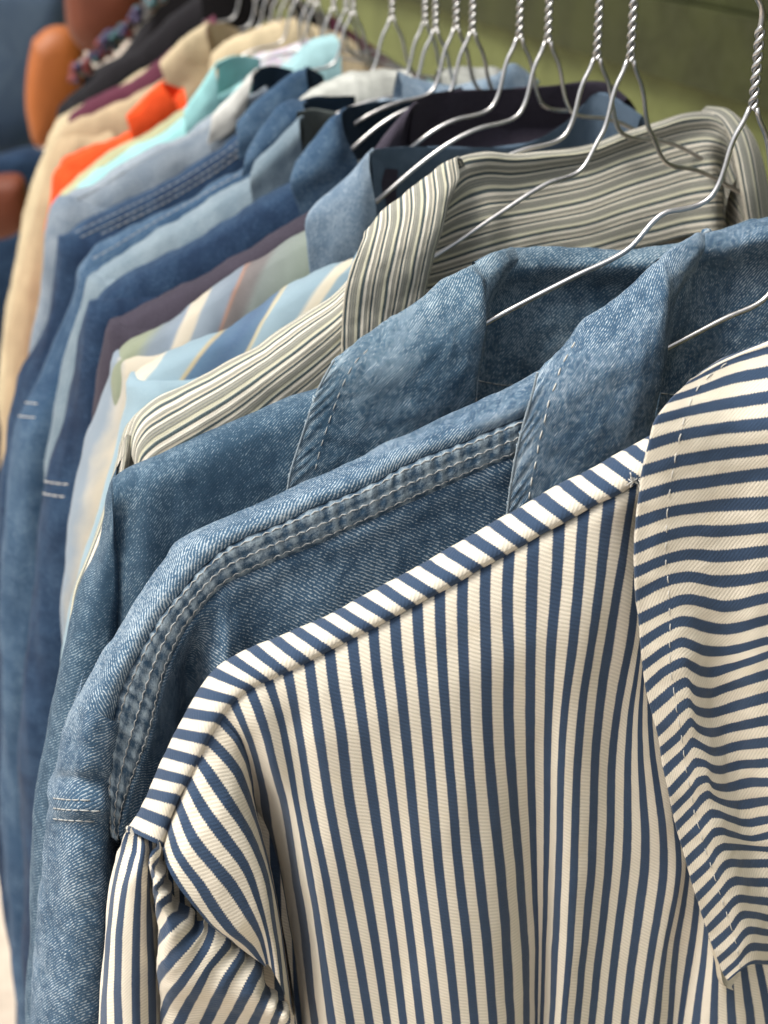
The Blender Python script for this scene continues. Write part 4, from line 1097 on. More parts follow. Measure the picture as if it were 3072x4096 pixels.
# ================================================================== garments behind
def garment(kind, label, cat, neck, s, yaw, ridge, mat, sleeve=None, flap=None, inside=None, mat_c=None, mat_i=None, thick=.014, seed=0., right=True, stripes_along=False, flap_mat=None, shear=None, hems=None, seam=None, sleeve_u=None):
    P = Plane(neck, s, yaw)
    r = empty(kind, P.O, label, cat, 'garments hanging on the rail')
    rows = []
    RP = [P(x, y, -.002) for x, y in ridge]
    sec = [(-thick, -.40), (-thick * 1.1, -.05), (-thick * .6, -.008), (0, 0), (thick * .55, -.004), (thick * .95, -.019), (thick * 1.3, -.06), (thick * 1.4, -.14), (thick * 1.5, -.42)]
    cols = [[p + P.n * w + np.array([0, 0, z]) for w, z in sec] for p in RP]
    tip_ = RP[-1]
    cols.append([tip_ + P.L * .003 + P.n * w * .25 + np.array([0, 0, z - .012]) for w, z in sec])
    if stripes_along:
        cs = [list(c) for c in zip(*cols)]
        G, UU, VV = loft_grid(cs, lat_U(cs), 90, 60, 1.0)
    else:
        G, UU, VV = loft_grid(cols, lat_U(cols), 70, 60, 1.0)
    segl = sum(float(np.mean([np.linalg.norm(c[k + 1] - c[k]) for c in cols])) for k in range(3))
    if shear: UU = (UU * shear[0] - (VV - segl) * shear[1]) / (UU.max() * shear[0])
    wr = np.exp(-((VV - segl - .002) / .0035) ** 2) * .8  # denim fade at the fold, also painting the bright lit ridge line into the colour
    G = wrinkle(G, .0042, .042, (1, 1, .45), 3 + seed, 4)
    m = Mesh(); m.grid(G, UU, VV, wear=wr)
    if right:
        # the other half mirrors this one about the neck
        G2 = G.copy()
        for j in range(G.shape[0]):
            for i in range(G.shape[1]): G2[j, i] = P.mirror(G[j, i])
        m.grid(G2, UU, VV, flip=True)
    bo = m.build('body', mat, r)
    if seam:
        bb = m.bvh(); ms_ = Mesh()
        for dy in seam: stitches(ms_, bb, [(x + 4, y + dy) for x, y in ridge[1:-1]], dash=.0045, gap=.0008, r=.0003, seed=dy)
        if ms_.v: ms_.build('stitching', M_THREAD_G, bo)
    HANG_DATA[s] = (P, [P(x, y + 4, 0) for x, y in ridge[1:]])
    if sleeve:
        inner = [P(*ridge[-2], 0) + np.array([0, 0, -.005])] + [P(x, y, 0) for x, y in sleeve]
        ring = []
        for k in range(9):
            an = math.pi * (k / 8.0)            # from the back, round the outside, to the front
            ring.append((math.cos(an), math.sin(an)))
        cs = []
        for cx, sx in ring:
            c = []
            for i, p in enumerate(inner):
                g_ = (.14, .5, .85)[i] if i < 3 else 1.0
                c.append(p + P.n * (-cx) * .026 * g_ + P.L * ((sx - 1) * .030 * g_))
            cs.append(drop(c, .25))
        cs.append([p - P.L * .035 for p in cs[-1]]); cs.insert(0, [p - P.L * .035 for p in cs[0]])
        G, UU, VV = loft_grid(cs, lat_U(cs), 60, 70, 1.0)
        G = wrinkle(G, .0055, .045, (1, 1, .35), 7 + seed, 4)
        if sleeve_u: UU = sleeve_u[0] + UU * sleeve_u[1]
        m = Mesh(); m.grid(G, UU, VV)
        so = m.build('sleeve', mat, r)
        if hems:
            bvh_ = m.bvh(); ms_ = Mesh()
            for line in hems: stitches(ms_, bvh_, line, dash=.0050, gap=.0008, r=.0004)
            if ms_.v: ms_.build('stitching', M_THREAD, so)
        if right:
            G2 = G.copy()
            for j in range(G.shape[0]):
                for i in range(G.shape[1]): G2[j, i] = P.mirror(G[j, i])
            m = Mesh(); m.grid(G2, UU, VV, flip=True); m.build('sleeve', mat, r)
    if flap:
        flap = [list(row) + [(row[-1][0] + (row[-1][0] - row[-2][0]) * 1.1, row[-1][1] + (row[-1][1] - row[-2][1]) * 1.1, row[-1][2])] for row in flap]
        cs = [[P(*q) for q in row] for row in flap]
        G, UU, VV = loft_grid(cs, lat_U(cs), 50, 40, 1.0)
        G = wrinkle(G, .0012, .03, (1, 1, 1), 1 + seed, 3)
        m = Mesh(); m.grid(G, UU, VV, flip=True)
        m.build('collar', mat_c or mat, r, solid=.0016)
    if inside:
        cs = [[P(*q) for q in row] for row in inside]
        cs = [[c[0] + np.array([0, 0, -.03]) - P.n * .010] + c for c in cs]
        G, UU, VV = loft_grid(cs, lat_U(cs), 60, 40, 1.0)
        G = wrinkle(G, .0012, .03, (1, 1, 1), 2 + seed, 3)
        m = Mesh(); m.grid(G, UU, VV, flip=True)
        m.build('neck_band', mat_i or mat_c or mat, r)
    return P, r

M_SHIRT5 = mat_bands('blue_cream_stripe', [(0, (.20, .30, .37)), (.10, (.22, .32, .38)), (.12, (.55, .50, .38)), (.17, (.56, .52, .42)), (.19, (.22, .32, .38)), (.34, (.24, .34, .40)), (.36, (.50, .44, .28)), (.38, (.07, .14, .23)), (.46, (.045, .10, .19)), (.56, (.06, .13, .22)), (.58, (.40, .33, .18)), (.60, (.22, .32, .38)), (.74, (.24, .35, .41)), (.76, (.58, .53, .42)), (.86, (.60, .55, .44)), (.88, (.30, .38, .42)), (.94, (.10, .16, .22)), (1, (.20, .30, .37))], 1.0, wob=.02)
M_SHIRT6 = mat_bands('multicolour_stripe', [(0, (.20, .25, .20)), (.26, (.17, .20, .19)), (.30, (.13, .12, .12)), (.36, (.14, .12, .12)), (.375, (.30, .16, .11)), (.39, (.16, .20, .25)), (.50, (.20, .25, .30)), (.52, (.48, .43, .34)), (.58, (.50, .45, .36)), (.60, (.18, .23, .29)), (.68, (.17, .21, .25)), (.74, (.22, .25, .17)), (.92, (.21, .24, .16)), (.95, (.36, .17, .08)), (1, (.36, .16, .08))], 1.0, wob=.02)
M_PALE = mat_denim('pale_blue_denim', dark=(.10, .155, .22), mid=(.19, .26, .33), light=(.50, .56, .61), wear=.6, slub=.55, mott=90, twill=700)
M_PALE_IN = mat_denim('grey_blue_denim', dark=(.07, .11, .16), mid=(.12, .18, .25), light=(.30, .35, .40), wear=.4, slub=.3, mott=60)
M_PLUM = mat_plain('plum_cotton', (.036, .030, .044))
M_DARKD = mat_denim('indigo_denim', dark=(.004, .015, .042), mid=(.013, .038, .084), light=(.09, .15, .23), wear=.45, slub=.5, mott=70, twill=700)
M_MIDD = mat_denim('mid_blue_denim', dark=(.014, .042, .090), mid=(.032, .076, .138), light=(.22, .30, .38), wear=.5, slub=.55, mott=70, twill=700)
M_GREYB = mat_denim('chambray', dark=(.12, .17, .21), mid=(.19, .245, .28), light=(.34, .40, .43), wear=.5, slub=.5, mott=60, twill=700)
M_ACID = mat_denim('pale_grey_denim', dark=(.10, .14, .19), mid=(.22, .26, .30), light=(.42, .46, .48), wear=.6, slub=.5, mott=45, twill=600)
M_AQUA = mat_plain('turquoise_cotton', (.26, .50, .50))
M_OLIVE = mat_plain('sage_cotton', (.34, .34, .20))
M_ORANGE = mat_plain('orange_cotton', (.66, .065, .010), .15)
M_BEIGE = mat_plain('beige_cotton', (.38, .29, .18))
M_BEIGE2 = mat_plain('sand_cotton', (.46, .38, .245))
M_BLACK = mat_plain('black_cotton', (.006, .005, .007))
M_MAROON = mat_plain('maroon_cotton', (.085, .018, .035))
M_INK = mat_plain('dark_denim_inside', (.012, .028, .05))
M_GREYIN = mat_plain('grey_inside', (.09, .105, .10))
M_PRINT = mat_bands('printed_cotton', [(0, (.42, .36, .50)), (.2, (.55, .52, .58)), (.3, (.30, .20, .42)), (.38, (.55, .20, .32)), (.45, (.55, .52, .50)), (.7, (.35, .45, .50)), (.8, (.62, .60, .55)), (1, (.42, .36, .50))], .03, wob=6.0)
M_WHITE = mat_plain('off_white_cotton', (.36, .37, .34), .3)

# 5 light blue / cream / navy stripes
garment('striped_shirt', 'light blue, cream and navy wide striped shirt tucked behind the ribbed stripe jacket', 'shirt', (2388, 232), .684, 0,
        [(1560, 880), (1420, 985), (1240, 1095), (1050, 1215), (900, 1320), (760, 1385), (640, 1430), (560, 1470), (520, 1510)], M_SHIRT5,
        sleeve=[(522, 1505), (495, 1600), (460, 1720), (430, 1860), (390, 2020), (345, 2200), (300, 2400)],
        flap=[[(1470, 960, .004), (1440, 985, .014), (1415, 1030, .02), (1400, 1080, .022), (1395, 1160, .022)], [(1580, 860, .002), (1560, 880, .014), (1540, 950, .02), (1510, 1030, .022), (1490, 1100, .022)], [(1690, 760, .0), (1680, 770, .012), (1660, 850, .018), (1630, 950, .02), (1600, 1050, .02)]],
        inside=[[(1700, 740, -.01), (1720, 800, -.012), (1720, 900, -.016)], [(2000, 640, -.03), (2010, 700, -.034), (2010, 800, -.036)], [(2380, 600, -.03), (2390, 660, -.034), (2390, 760, -.036)]], seed=.3, shear=(1, 1.3), sleeve_u=(.61, 0.9))
# 6 multi stripe with pale denim collar
garment('striped_shirt', 'green, orange and grey multi-stripe shirt with a pale denim collar', 'shirt', (2192, 165), .741, 0,
        [(1400, 800), (1300, 880), (1222, 925), (1100, 990), (960, 1075), (820, 1175), (680, 1270), (560, 1335), (490, 1378), (462, 1420)], M_SHIRT6,
        sleeve=[(462, 1415), (445, 1520), (415, 1650), (380, 1760), (335, 1900), (295, 2060), (260, 2300)],
        flap=[[(1300, 790, .002), (1258, 812, .012), (1222, 880, .019), (1228, 980, .021), (1240, 1090, .021)],
              [(1385, 710, -.002), (1370, 722, .010), (1345, 830, .020), (1350, 960, .023), (1360, 1080, .023)],
              [(1455, 630, -.004), (1440, 645, .008), (1440, 770, .019), (1445, 900, .022), (1450, 1020, .022)],
              [(1490, 590, -.008), (1478, 608, .002), (1480, 700, .013), (1500, 820, .016), (1520, 930, .016)]],
        inside=[[(1482, 606, -.010), (1486, 640, -.012), (1490, 740, -.014), (1510, 860, -.016), (1520, 980, -.016)],
                [(1560, 590, -.018), (1580, 630, -.024), (1590, 720, -.028), (1600, 840, -.030), (1610, 960, -.03)],
                [(1700, 586, -.030), (1710, 630, -.036), (1710, 720, -.040), (1720, 840, -.042), (1720, 960, -.04)],
                [(1900, 590, -.036), (1910, 640, -.042), (1910, 730, -.046), (1910, 840, -.046), (1910, 960, -.04)],
                [(2120, 570, -.038), (2130, 620, -.044), (2130, 720, -.048), (2130, 830, -.048), (2130, 940, -.04)],
                [(2290, 470, -.038), (2300, 530, -.044), (2300, 650, -.048), (2300, 780, -.048), (2300, 900, -.04)],
                [(2390, 372, -.034), (2410, 430, -.038), (2420, 560, -.040), (2420, 700, -.040), (2420, 850, -.04)],
                [(2480, 400, -.022), (2500, 460, -.024), (2520, 560, -.026), (2530, 700, -.026), (2540, 850, -.02)],
                [(2575, 470, -.010), (2590, 520, -.010), (2610, 620, -.012), (2620, 740, -.012), (2630, 850, -.01)]],
        mat_c=M_PALE, mat_i=M_PALE_IN, seed=.6, shear=(1, .8), sleeve_u=(.37, 1.6))
# 7 plum
garment('plum_jacket', 'dark plum cotton jacket with an open collar behind the pale denim collar', 'jacket', (2078, 150), .779, 0,
        [(1560, 590), (1440, 690), (1250, 830), (1100, 925), (960, 1010), (820, 1090), (680, 1160), (560, 1215), (480, 1255), (445, 1300)], M_PLUM,
        sleeve=[(447, 1290), (430, 1370), (410, 1470), (395, 1600), (370, 1800), (340, 2000), (310, 2300)],
        flap=[[(1530, 560, .0), (1510, 575, .012), (1470, 640, .019), (1440, 700, .02), (1420, 780, .02)],
              [(1600, 470, -.002), (1585, 480, .009), (1560, 570, .017), (1540, 660, .018), (1530, 760, .018)],
              [(1665, 405, -.006), (1650, 412, .004), (1620, 500, .012), (1600, 600, .013), (1590, 700, .013)]],
        inside=[[(1650, 408, -.010), (1630, 450, -.012), (1600, 540, -.014), (1580, 640, -.014)],
                [(1740, 375, -.024), (1740, 420, -.028), (1740, 520, -.032), (1740, 640, -.03)],
                [(1950, 362, -.036), (1950, 410, -.040), (1950, 500, -.044), (1950, 620, -.04)],
                [(2170, 350, -.038), (2170, 400, -.042), (2170, 480, -.046), (2170, 600, -.04)],
                [(2350, 332, -.034), (2360, 380, -.038), (2360, 460, -.040), (2360, 600, -.04)],
                [(2450, 345, -.024), (2470, 390, -.026), (2480, 460, -.026), (2480, 600, -.02)],
                [(2520, 400, -.012), (2540, 430, -.012), (2550, 500, -.012), (2560, 600, -.01)]], seed=.9)
# 8 indigo denim
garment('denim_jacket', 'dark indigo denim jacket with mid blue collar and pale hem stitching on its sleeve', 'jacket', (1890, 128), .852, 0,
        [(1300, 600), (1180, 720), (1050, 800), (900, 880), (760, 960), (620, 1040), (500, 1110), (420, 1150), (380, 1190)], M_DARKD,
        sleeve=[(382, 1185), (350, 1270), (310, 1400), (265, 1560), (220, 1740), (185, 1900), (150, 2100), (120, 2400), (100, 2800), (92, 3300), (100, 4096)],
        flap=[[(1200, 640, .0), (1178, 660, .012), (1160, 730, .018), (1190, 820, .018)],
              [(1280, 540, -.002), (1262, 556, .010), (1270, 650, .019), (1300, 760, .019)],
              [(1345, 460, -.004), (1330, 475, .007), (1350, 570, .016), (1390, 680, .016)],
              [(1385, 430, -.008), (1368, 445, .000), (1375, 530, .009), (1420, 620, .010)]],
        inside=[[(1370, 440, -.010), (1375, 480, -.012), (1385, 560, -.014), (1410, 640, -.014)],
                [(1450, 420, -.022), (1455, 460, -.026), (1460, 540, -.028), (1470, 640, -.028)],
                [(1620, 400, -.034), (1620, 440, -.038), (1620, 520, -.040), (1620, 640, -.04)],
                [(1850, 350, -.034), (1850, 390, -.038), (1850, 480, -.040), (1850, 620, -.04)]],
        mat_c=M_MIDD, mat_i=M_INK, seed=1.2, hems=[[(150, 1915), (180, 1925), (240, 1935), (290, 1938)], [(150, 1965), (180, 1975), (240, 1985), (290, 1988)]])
# 9 grey-blue shirt
garment('cotton_shirt', 'grey-blue cotton shirt with a soft upright collar between two denim jackets', 'shirt', (1825, 112), .880, 0,
        [(1150, 610), (1000, 715), (880, 780), (740, 860), (600, 940), (480, 1010), (400, 1060), (352, 1105)], M_GREYB,
        sleeve=[(354, 1100), (325, 1180), (290, 1290), (255, 1420), (225, 1560), (190, 1760), (160, 2000)],
        flap=[[(1040, 640, .0), (1018, 660, .012), (1000, 720, .018), (1010, 800, .018)],
              [(1130, 540, -.002), (1112, 556, .010), (1100, 630, .018), (1110, 720, .018)],
              [(1210, 460, -.004), (1195, 472, .006), (1200, 530, .014), (1210, 600, .014)]],
        inside=[[(1195, 452, -.010), (1205, 480, -.012), (1215, 540, -.014), (1215, 600, -.014)],
                [(1270, 440, -.02), (1275, 462, -.024), (1275, 520, -.026), (1275, 600, -.026)],
                [(1345, 450, -.02), (1345, 470, -.024), (1345, 520, -.026), (1345, 600, -.026)]], mat_i=M_GREYIN, seed=1.5)
# 10 mid blue denim
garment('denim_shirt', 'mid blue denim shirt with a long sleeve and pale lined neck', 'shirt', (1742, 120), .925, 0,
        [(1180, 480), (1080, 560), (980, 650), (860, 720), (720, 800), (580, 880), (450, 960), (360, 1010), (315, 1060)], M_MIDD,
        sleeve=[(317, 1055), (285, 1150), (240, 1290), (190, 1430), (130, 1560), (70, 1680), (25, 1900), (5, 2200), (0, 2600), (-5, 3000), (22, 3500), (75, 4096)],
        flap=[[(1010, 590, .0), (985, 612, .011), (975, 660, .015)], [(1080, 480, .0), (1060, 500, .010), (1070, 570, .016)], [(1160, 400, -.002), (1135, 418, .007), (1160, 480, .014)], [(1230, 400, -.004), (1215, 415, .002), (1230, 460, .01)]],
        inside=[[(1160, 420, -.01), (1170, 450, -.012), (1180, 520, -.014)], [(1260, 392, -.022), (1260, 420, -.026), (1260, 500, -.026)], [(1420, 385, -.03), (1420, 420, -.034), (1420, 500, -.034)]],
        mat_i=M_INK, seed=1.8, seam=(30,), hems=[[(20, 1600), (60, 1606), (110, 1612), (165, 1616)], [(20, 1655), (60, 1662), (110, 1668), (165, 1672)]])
# 11 dark denim with topstitching
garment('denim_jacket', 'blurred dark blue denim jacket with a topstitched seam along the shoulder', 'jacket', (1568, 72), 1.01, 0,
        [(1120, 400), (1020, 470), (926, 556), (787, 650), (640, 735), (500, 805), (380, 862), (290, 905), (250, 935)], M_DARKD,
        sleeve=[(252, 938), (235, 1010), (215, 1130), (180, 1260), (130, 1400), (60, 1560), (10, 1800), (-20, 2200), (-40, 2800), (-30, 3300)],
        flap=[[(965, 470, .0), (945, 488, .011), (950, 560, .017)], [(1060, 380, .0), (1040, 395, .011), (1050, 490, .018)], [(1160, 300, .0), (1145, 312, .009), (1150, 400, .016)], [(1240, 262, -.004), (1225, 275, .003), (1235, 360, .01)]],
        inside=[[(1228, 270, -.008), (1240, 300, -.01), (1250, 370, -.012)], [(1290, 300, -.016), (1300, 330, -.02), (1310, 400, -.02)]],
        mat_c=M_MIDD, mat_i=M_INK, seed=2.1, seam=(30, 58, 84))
# 12 pale grey denim
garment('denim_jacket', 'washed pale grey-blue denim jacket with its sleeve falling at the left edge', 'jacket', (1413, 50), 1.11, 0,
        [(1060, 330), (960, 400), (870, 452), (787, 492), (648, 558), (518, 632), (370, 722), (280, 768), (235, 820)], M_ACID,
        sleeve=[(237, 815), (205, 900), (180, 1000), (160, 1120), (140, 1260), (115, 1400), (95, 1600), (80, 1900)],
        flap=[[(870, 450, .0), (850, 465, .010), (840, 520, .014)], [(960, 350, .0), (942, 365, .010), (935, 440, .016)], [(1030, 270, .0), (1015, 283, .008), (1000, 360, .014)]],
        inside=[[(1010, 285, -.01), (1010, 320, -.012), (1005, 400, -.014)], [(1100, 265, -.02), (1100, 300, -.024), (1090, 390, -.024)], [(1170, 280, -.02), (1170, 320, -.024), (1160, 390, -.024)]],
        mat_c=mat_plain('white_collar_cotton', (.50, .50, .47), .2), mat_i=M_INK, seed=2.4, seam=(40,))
# 13 turquoise
garment('cotton_shirt', 'pale turquoise cotton shirt with a blurred open collar', 'shirt', (1335, 32), 1.18, 0,
        [(960, 300), (840, 385), (760, 445), (690, 505), (600, 560), (481, 620), (352, 700), (290, 755)], M_AQUA,
        sleeve=[(292, 755), (262, 820), (240, 920), (225, 1040), (205, 1200), (190, 1500)],
        flap=[[(760, 420, .0), (735, 440, .010), (740, 500, .014)], [(820, 320, .0), (800, 340, .010), (810, 420, .016)], [(880, 240, .0), (860, 255, .008), (870, 340, .014)]],
        inside=[[(870, 250, -.01), (875, 290, -.012), (870, 350, -.014)], [(960, 225, -.02), (960, 260, -.024), (950, 330, -.024)], [(1040, 235, -.02), (1040, 270, -.024), (1030, 340, -.024)]], seed=2.7)
# 14 sage
garment('cotton_shirt', 'dull sage green shirt showing as a thin strip beside the orange one', 'shirt', (1268, 12), 1.25, 0,
        [(860, 330), (770, 400), (690, 460), (574, 545), (481, 590), (400, 640), (330, 700), (262, 780)], M_OLIVE, seed=3.0)
# 15 orange
garment('orange_shirt', 'bright orange shirt with its collar up among the pale garments', 'shirt', (1190, -6), 1.34, 0,
        [(740, 350), (690, 420), (600, 470), (500, 520), (400, 560), (300, 608), (250, 640), (226, 690)], M_ORANGE,
        sleeve=[(230, 685), (215, 750), (200, 830), (190, 920), (182, 1050), (175, 1300)],
        flap=[[(520, 450, .0), (505, 468, .012), (520, 520, .016)], [(590, 376, .0), (575, 394, .012), (600, 450, .018)], [(665, 318, .0), (650, 335, .010), (685, 390, .016)]],
        inside=[[(655, 330, -.008), (680, 370, -.01), (700, 420, -.012)], [(735, 360, -.014), (740, 390, -.016), (740, 420, -.018)]], seed=3.3)
# 16 beige
garment('beige_jacket', 'beige cotton jacket with a broad collar and a cream sleeve seam at the left', 'jacket', (1120, -30), 1.44, 0,
        [(800, 200), (720, 270), (620, 330), (520, 380), (400, 430), (310, 465), (250, 500), (225, 545)], M_BEIGE,
        sleeve=[(227, 540), (190, 620), (160, 740), (125, 880), (90, 1040), (60, 1200), (30, 1400), (0, 1700)],
        flap=[[(660, 230, .0), (640, 250, .014), (700, 400, .020)], [(740, 150, .0), (722, 170, .014), (770, 330, .020)], [(840, 85, .0), (825, 105, .010), (850, 230, .016)]],
        inside=[[(835, 100, -.01), (850, 140, -.012), (850, 220, -.014)], [(900, 95, -.016), (910, 130, -.02), (900, 210, -.02)], [(960, 120, -.016), (960, 150, -.02), (950, 210, -.02)]],
        mat_c=M_BEIGE2, seed=3.6)
garment('cream_jacket', 'cream jacket hanging just behind the beige one', 'jacket', (1050, -50), 1.55, 0,
        [(760, 150), (660, 220), (560, 290), (440, 360), (330, 415), (250, 455), (205, 510)], M_BEIGE2,
        sleeve=[(207, 505), (170, 600), (135, 730), (95, 880), (60, 1050), (25, 1250), (0, 1500)], seed=3.9)
garment('black_jacket', 'black jacket sloping down to the left behind the beige collar', 'jacket', (985, -70), 1.68, 0,
        [(800, -20), (720, 40), (640, 110), (560, 180), (460, 250), (370, 320), (290, 380), (245, 430)], M_BLACK,
        sleeve=[(247, 425), (235, 500), (215, 600), (190, 760), (170, 1000)], seed=4.2)
garment('maroon_jacket', 'maroon jacket seen as a dark red strip next to the black jacket', 'jacket', (1085, -40), 1.50, 0,
        [(860, 60), (760, 128), (680, 195), (600, 262), (520, 318), (420, 370), (330, 415), (280, 455)], M_MAROON, seed=4.5)
# small far collars crowding under the hanger necks
garment('printed_shirt', 'pink and purple printed shirt blurred under the far hangers', 'shirt', (1240, 5), 1.28, 0,
        [(1240, 150), (1190, 165), (1110, 190), (1020, 215), (950, 280)], M_PRINT, seed=4.8, right=False)
garment('cotton_shirt', 'pale cyan shirt collar blurred among the far hanger necks', 'shirt', (1385, 40), 1.15, 0,
        [(1345, 142), (1295, 150), (1240, 172), (1180, 215), (1100, 275)], mat_plain('cyan_cotton', (.26, .42, .44)), seed=5.1, right=False)
garment('cotton_shirt', 'off-white shirt with a rumpled collar under the middle hangers', 'shirt', (1700, 92), .975, 0,
        [(1640, 262), (1560, 262), (1480, 275), (1400, 292), (1300, 325), (1200, 385)], M_WHITE, seed=5.4, right=True)
garment('denim_shirt', 'pale denim shirt whose collar point rises behind the plum collar', 'shirt', (1830, 110), .90, 0,
        [(2050, 272), (1960, 300), (1860, 330), (1760, 350), (1640, 370), (1500, 400)], M_PALE,
        flap=[[(1960, 330, .0), (1955, 320, .008), (1950, 400, .014)], [(2050, 250, .0), (2045, 262, .008), (2060, 380, .014)], [(2160, 330, .0), (2150, 335, .008), (2170, 420, .014)]], seed=5.7, right=True)
garment('cream_shirt', 'cream shirt with yellowish collar, far down the rail', 'shirt', (1150, -10), 1.40, 0,
        [(1180, 60), (1100, 80), (1000, 120), (920, 150), (850, 200)], M_BEIGE2, seed=6.0, right=True)

HANG_DATA[.452] = (P1, [P1(3000, 1560, 0), P1(2700, 1725, 0)] + [P1(a[0], a[1], -.003) for u, a, b in Y1[2:18]])
HANG_DATA[.502] = (P2, [P2(3072, 1092, 0), P2(2900, 1178, .0), P2(2676, 1292, .0), P2(2400, 1420, 0)] + [P2(x, y, -.002) for x, y in RID[3:13]])
HANG_DATA[.550] = (P3, [P3(2513, 905, 0), P3(2300, 1012, 0), P3(1958, 1190, .0), P3(1700, 1340, 0)] + [P3(x, y, -.002) for x, y in R3[1:]])
HANG_DATA[.6506] = (P4, [P4(2330, 592, 0), P4(2190, 650, 0), P4(1990, 775, 0), P4(1760, 928, .0), P4(1600, 1020, 0)] + [P4(x, y, -.003) for x, y in rows4[0][1:7]])
build_hangers()
def mirror_part(root, P, names):
    for ch in list(root.children):
        if ch.name.split('.')[0] not in names: continue
        me = ch.data.copy(); O = P.O
        co = np.empty(len(me.vertices) * 3); me.vertices.foreach_get('co', co); co = co.reshape(-1, 3)
        co = co - 2 * (co @ P.L)[:, None] * P.L[None, :]
        me.vertices.foreach_set('co', co.ravel()); me.flip_normals(); me.update()
        ob = bpy.data.objects.new(ch.name.split('.')[0], me); COL.objects.link(ob); ob.parent = root
        for md in ch.modifiers:
            m2 = ob.modifiers.new(md.name, 'SOLIDIFY'); m2.thickness = md.thickness; m2.offset = md.offset
mirror_part(root1, P1, ('front_panel', 'shoulder_yoke', 'sleeve'))
mirror_part(root2, P2, ('shoulder_roll', 'shoulder_seam', 'front_panel', 'sleeve'))
mirror_part(root3, P3, ('front_panel', 'sleeve'))
mirror_part(root4, P4, ('front_panel', 'sleeve'))
# ================================================================== surroundings
# painted olive boards beside the rail
wx = RAIL_X + .62
M_OL1 = mat_plain('olive_paint_dark', (.030, .035, .008), .25, 9, .7, 60, 0.0)
M_OL2 = mat_plain('olive_paint', (.118, .135, .044), .2, 9, .7, 60, 0.0)
def box(mesh, x0, x1, y0, y1, z0, z1):
    b = len(mesh.v)
    mesh.v += [(x0, y0, z0), (x1, y0, z0), (x1, y1, z0), (x0, y1, z0), (x0, y0, z1), (x1, y0, z1), (x1, y1, z1), (x0, y1, z1)]
    for q in ((0, 3, 2, 1), (4, 5, 6, 7), (0, 1, 5, 4), (1, 2, 6, 5), (2, 3, 7, 6), (3, 0, 4, 7)):
        mesh.f.append([b + k for k in q]); mesh.uv += [(0, 0)] * 4; mesh.mi.append(0)
def flat(ob):
    for p in ob.data.polygons: p.use_smooth = False
    return ob
wall = empty('painted_wall', (wx, 2.0, 0), 'olive green painted board wall beside the rail', 'wall')
def wall_z(x, y):
    r = ray(x, y); return float(CAM[2] + r[2] * (wx / r[0]))
ze = .5 * (wall_z(3072, 395) + wall_z(2313, 215)); zt = wall_z(2900, 40)
m = Mesh(); box(m, wx, wx + .05, -.6, 6.5, .1, ze - .003); flat(m.build('lower_board', M_OL2, wall))
m = Mesh(); box(m, wx - .02, wx + .05, -.6, 6.5, ze, zt); flat(m.build('rail_board', M_OL1, wall))
m = Mesh(); box(m, wx - .005, wx + .05, -.6, 6.5, zt + .003, 2.3); flat(m.build('upper_board', M_OL1, wall))
# ground
m = Mesh(); box(m, -14, 14, -3, 25, -.05, 0)
gr = flat(m.build('ground', mat_plain('pale_paving', (.52, .44, .36), .12, 3, .8, 30), None, origin=(0, 0, 0))); tag(gr, kind='structure')
# jeans, bags and clothes hanging farther on, out of focus
def slab(name, label, cat, pts, s, depth, mat, group=None, bulge=.03):
    """a rounded hanging thing: outline traced at its own distance, given real thickness"""
    P = [at_s(x, y, s) for x, y in pts]
    c = np.mean(P, axis=0)
    k = resample(P + [P[0]], 48)[:-1]
    m = Mesh(); rings = [(0.0, -depth * .5), (.55, -depth * .5), (.85, -depth * .42), (.97, -depth * .22), (1.0, 0), (.97, depth * .22), (.85, depth * .42), (.55, depth * .5), (0.0, depth * .5)]
    G = np.array([[c + (p - c) * max(f_, .001) + np.array([0, d, 0]) for p in list(k) + [k[0]]] for f_, d in rings])
    UU, VV = np.meshgrid(np.linspace(0, 1, G.shape[1]), np.linspace(0, 1, G.shape[0]))
    m.grid(G, UU, VV)
    o = m.build(name, mat, None, origin=tuple(c)); tag(o, label, cat, group)
    return o
M_TAN = mat_leather('tan_leather', (.36, .10, .014)); M_BROWN = mat_leather('brown_leather', (.15, .035, .012))
M_JEAN = mat_denim('far_denim', dark=(.055, .09, .15), mid=(.085, .13, .19), light=(.2, .26, .32), wear=.4, slub=.3, mott=12)
slab('jeans', 'faded blue jeans hanging at the top left corner behind the leather bags', 'jeans', [(-200, -150), (150, -150), (262, -120), (270, 100), (220, 300), (180, 560), (60, 620), (-120, 620), (-220, 300)], 2.6, .10, M_JEAN)
slab('leather_bag', 'tan leather bag hanging at the upper left', 'bag', [(130, 160), (190, 110), (270, 105), (330, 180), (330, 330), (290, 470), (230, 560), (150, 590), (110, 480), (105, 300)], 2.3, .08, M_TAN)
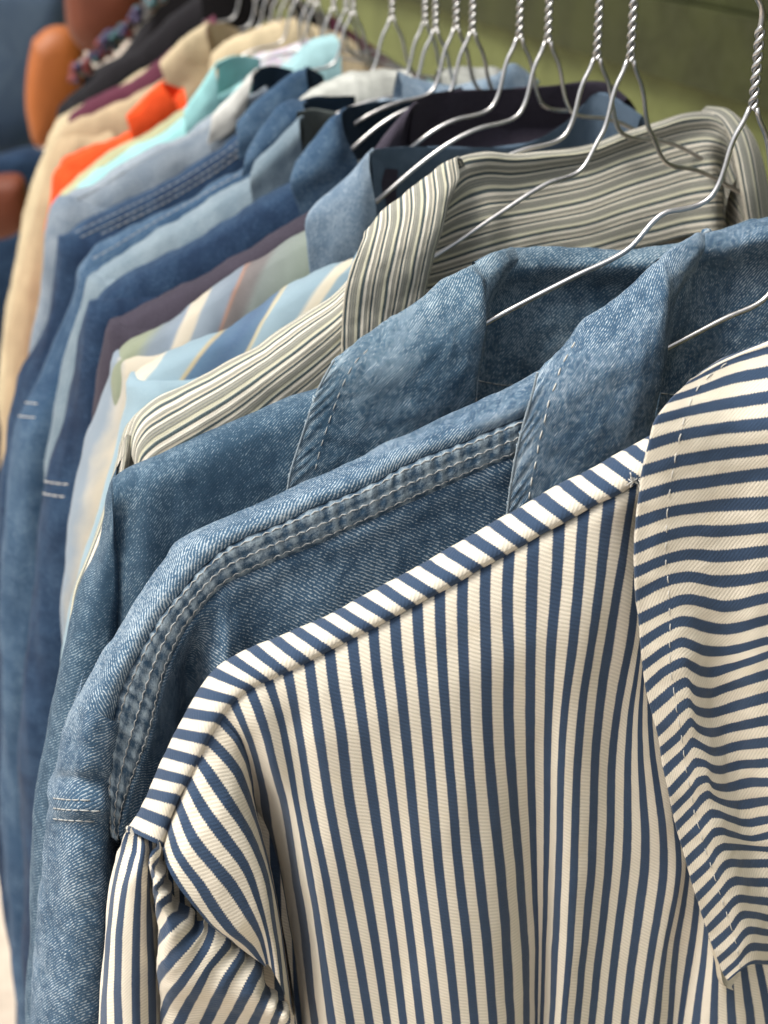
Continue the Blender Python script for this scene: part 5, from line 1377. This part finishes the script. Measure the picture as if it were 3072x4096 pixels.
slab('leather_bag', 'brown leather bag with a rounded bottom above the tan bag', 'bag', [(255, -120), (420, -160), (570, -120), (575, 20), (530, 130), (440, 205), (340, 205), (275, 130), (258, 20)], 2.1, .10, M_BROWN)
slab('leather_bag', 'brown leather bag low at the left edge below the jeans', 'bag', [(-160, 730), (0, 700), (90, 705), (115, 790), (100, 900), (30, 945), (-120, 930)], 2.2, .08, M_BROWN)
slab('dark_jeans', 'dark blue jeans between the leather bags at the left edge', 'jeans', [(-200, 640), (0, 620), (140, 590), (240, 640), (230, 760), (100, 800), (-100, 800), (-200, 760)], 2.5, .08, M_DARKD)
slab('dark_trousers', 'dark navy trousers low at the left edge beneath the brown bag', 'trousers', [(-260, 950), (-60, 880), (120, 820), (180, 1000), (150, 1400), (110, 2200), (-120, 2600), (-280, 2400)], 2.45, .10, M_DARKD)
# strings of coloured beads hanging beside the bag
rb = random.Random(5)
bc = [mat_plain('red_bead', (.16, .03, .03), rough=.3), mat_plain('teal_bead', (.04, .10, .11), rough=.3), mat_plain('violet_bead', (.045, .035, .08), rough=.3), mat_plain('white_bead', (.24, .23, .22), rough=.3)]
m = Mesh()
for i in range(110):
    t = i / 109; x = 640 - 340 * t + rb.uniform(-26, 26); y = -20 + 330 * t + rb.uniform(-26, 26)
    c = at_s(x, y, 1.85 + rb.uniform(-.02, .02)); R = rb.uniform(.003, .0065); b = rb.randrange(4)
    pts = [c + np.array([0, 0, R * math.cos(a)]) for a in np.linspace(0.02, math.pi - .02, 7)]
    m.tube(pts, [R * math.sin(a) + .0004 for a in np.linspace(0.02, math.pi - .02, 7)], 8, mat=b)
o = m.build('beaded_scarf', bc, None, origin=tuple(at_s(480, 150, 1.85))); tag(o, 'string of red, teal and white beads hanging beside the brown leather bag', 'beads')
slab('dark_coat', 'near black coat hanging beyond the beads and the black jacket', 'coat', [(560, -260), (1080, -260), (1100, 40), (900, 160), (700, 260), (520, 420), (330, 520), (230, 480), (300, 330), (470, 240), (560, 100)], 2.35, .10, M_BLACK)
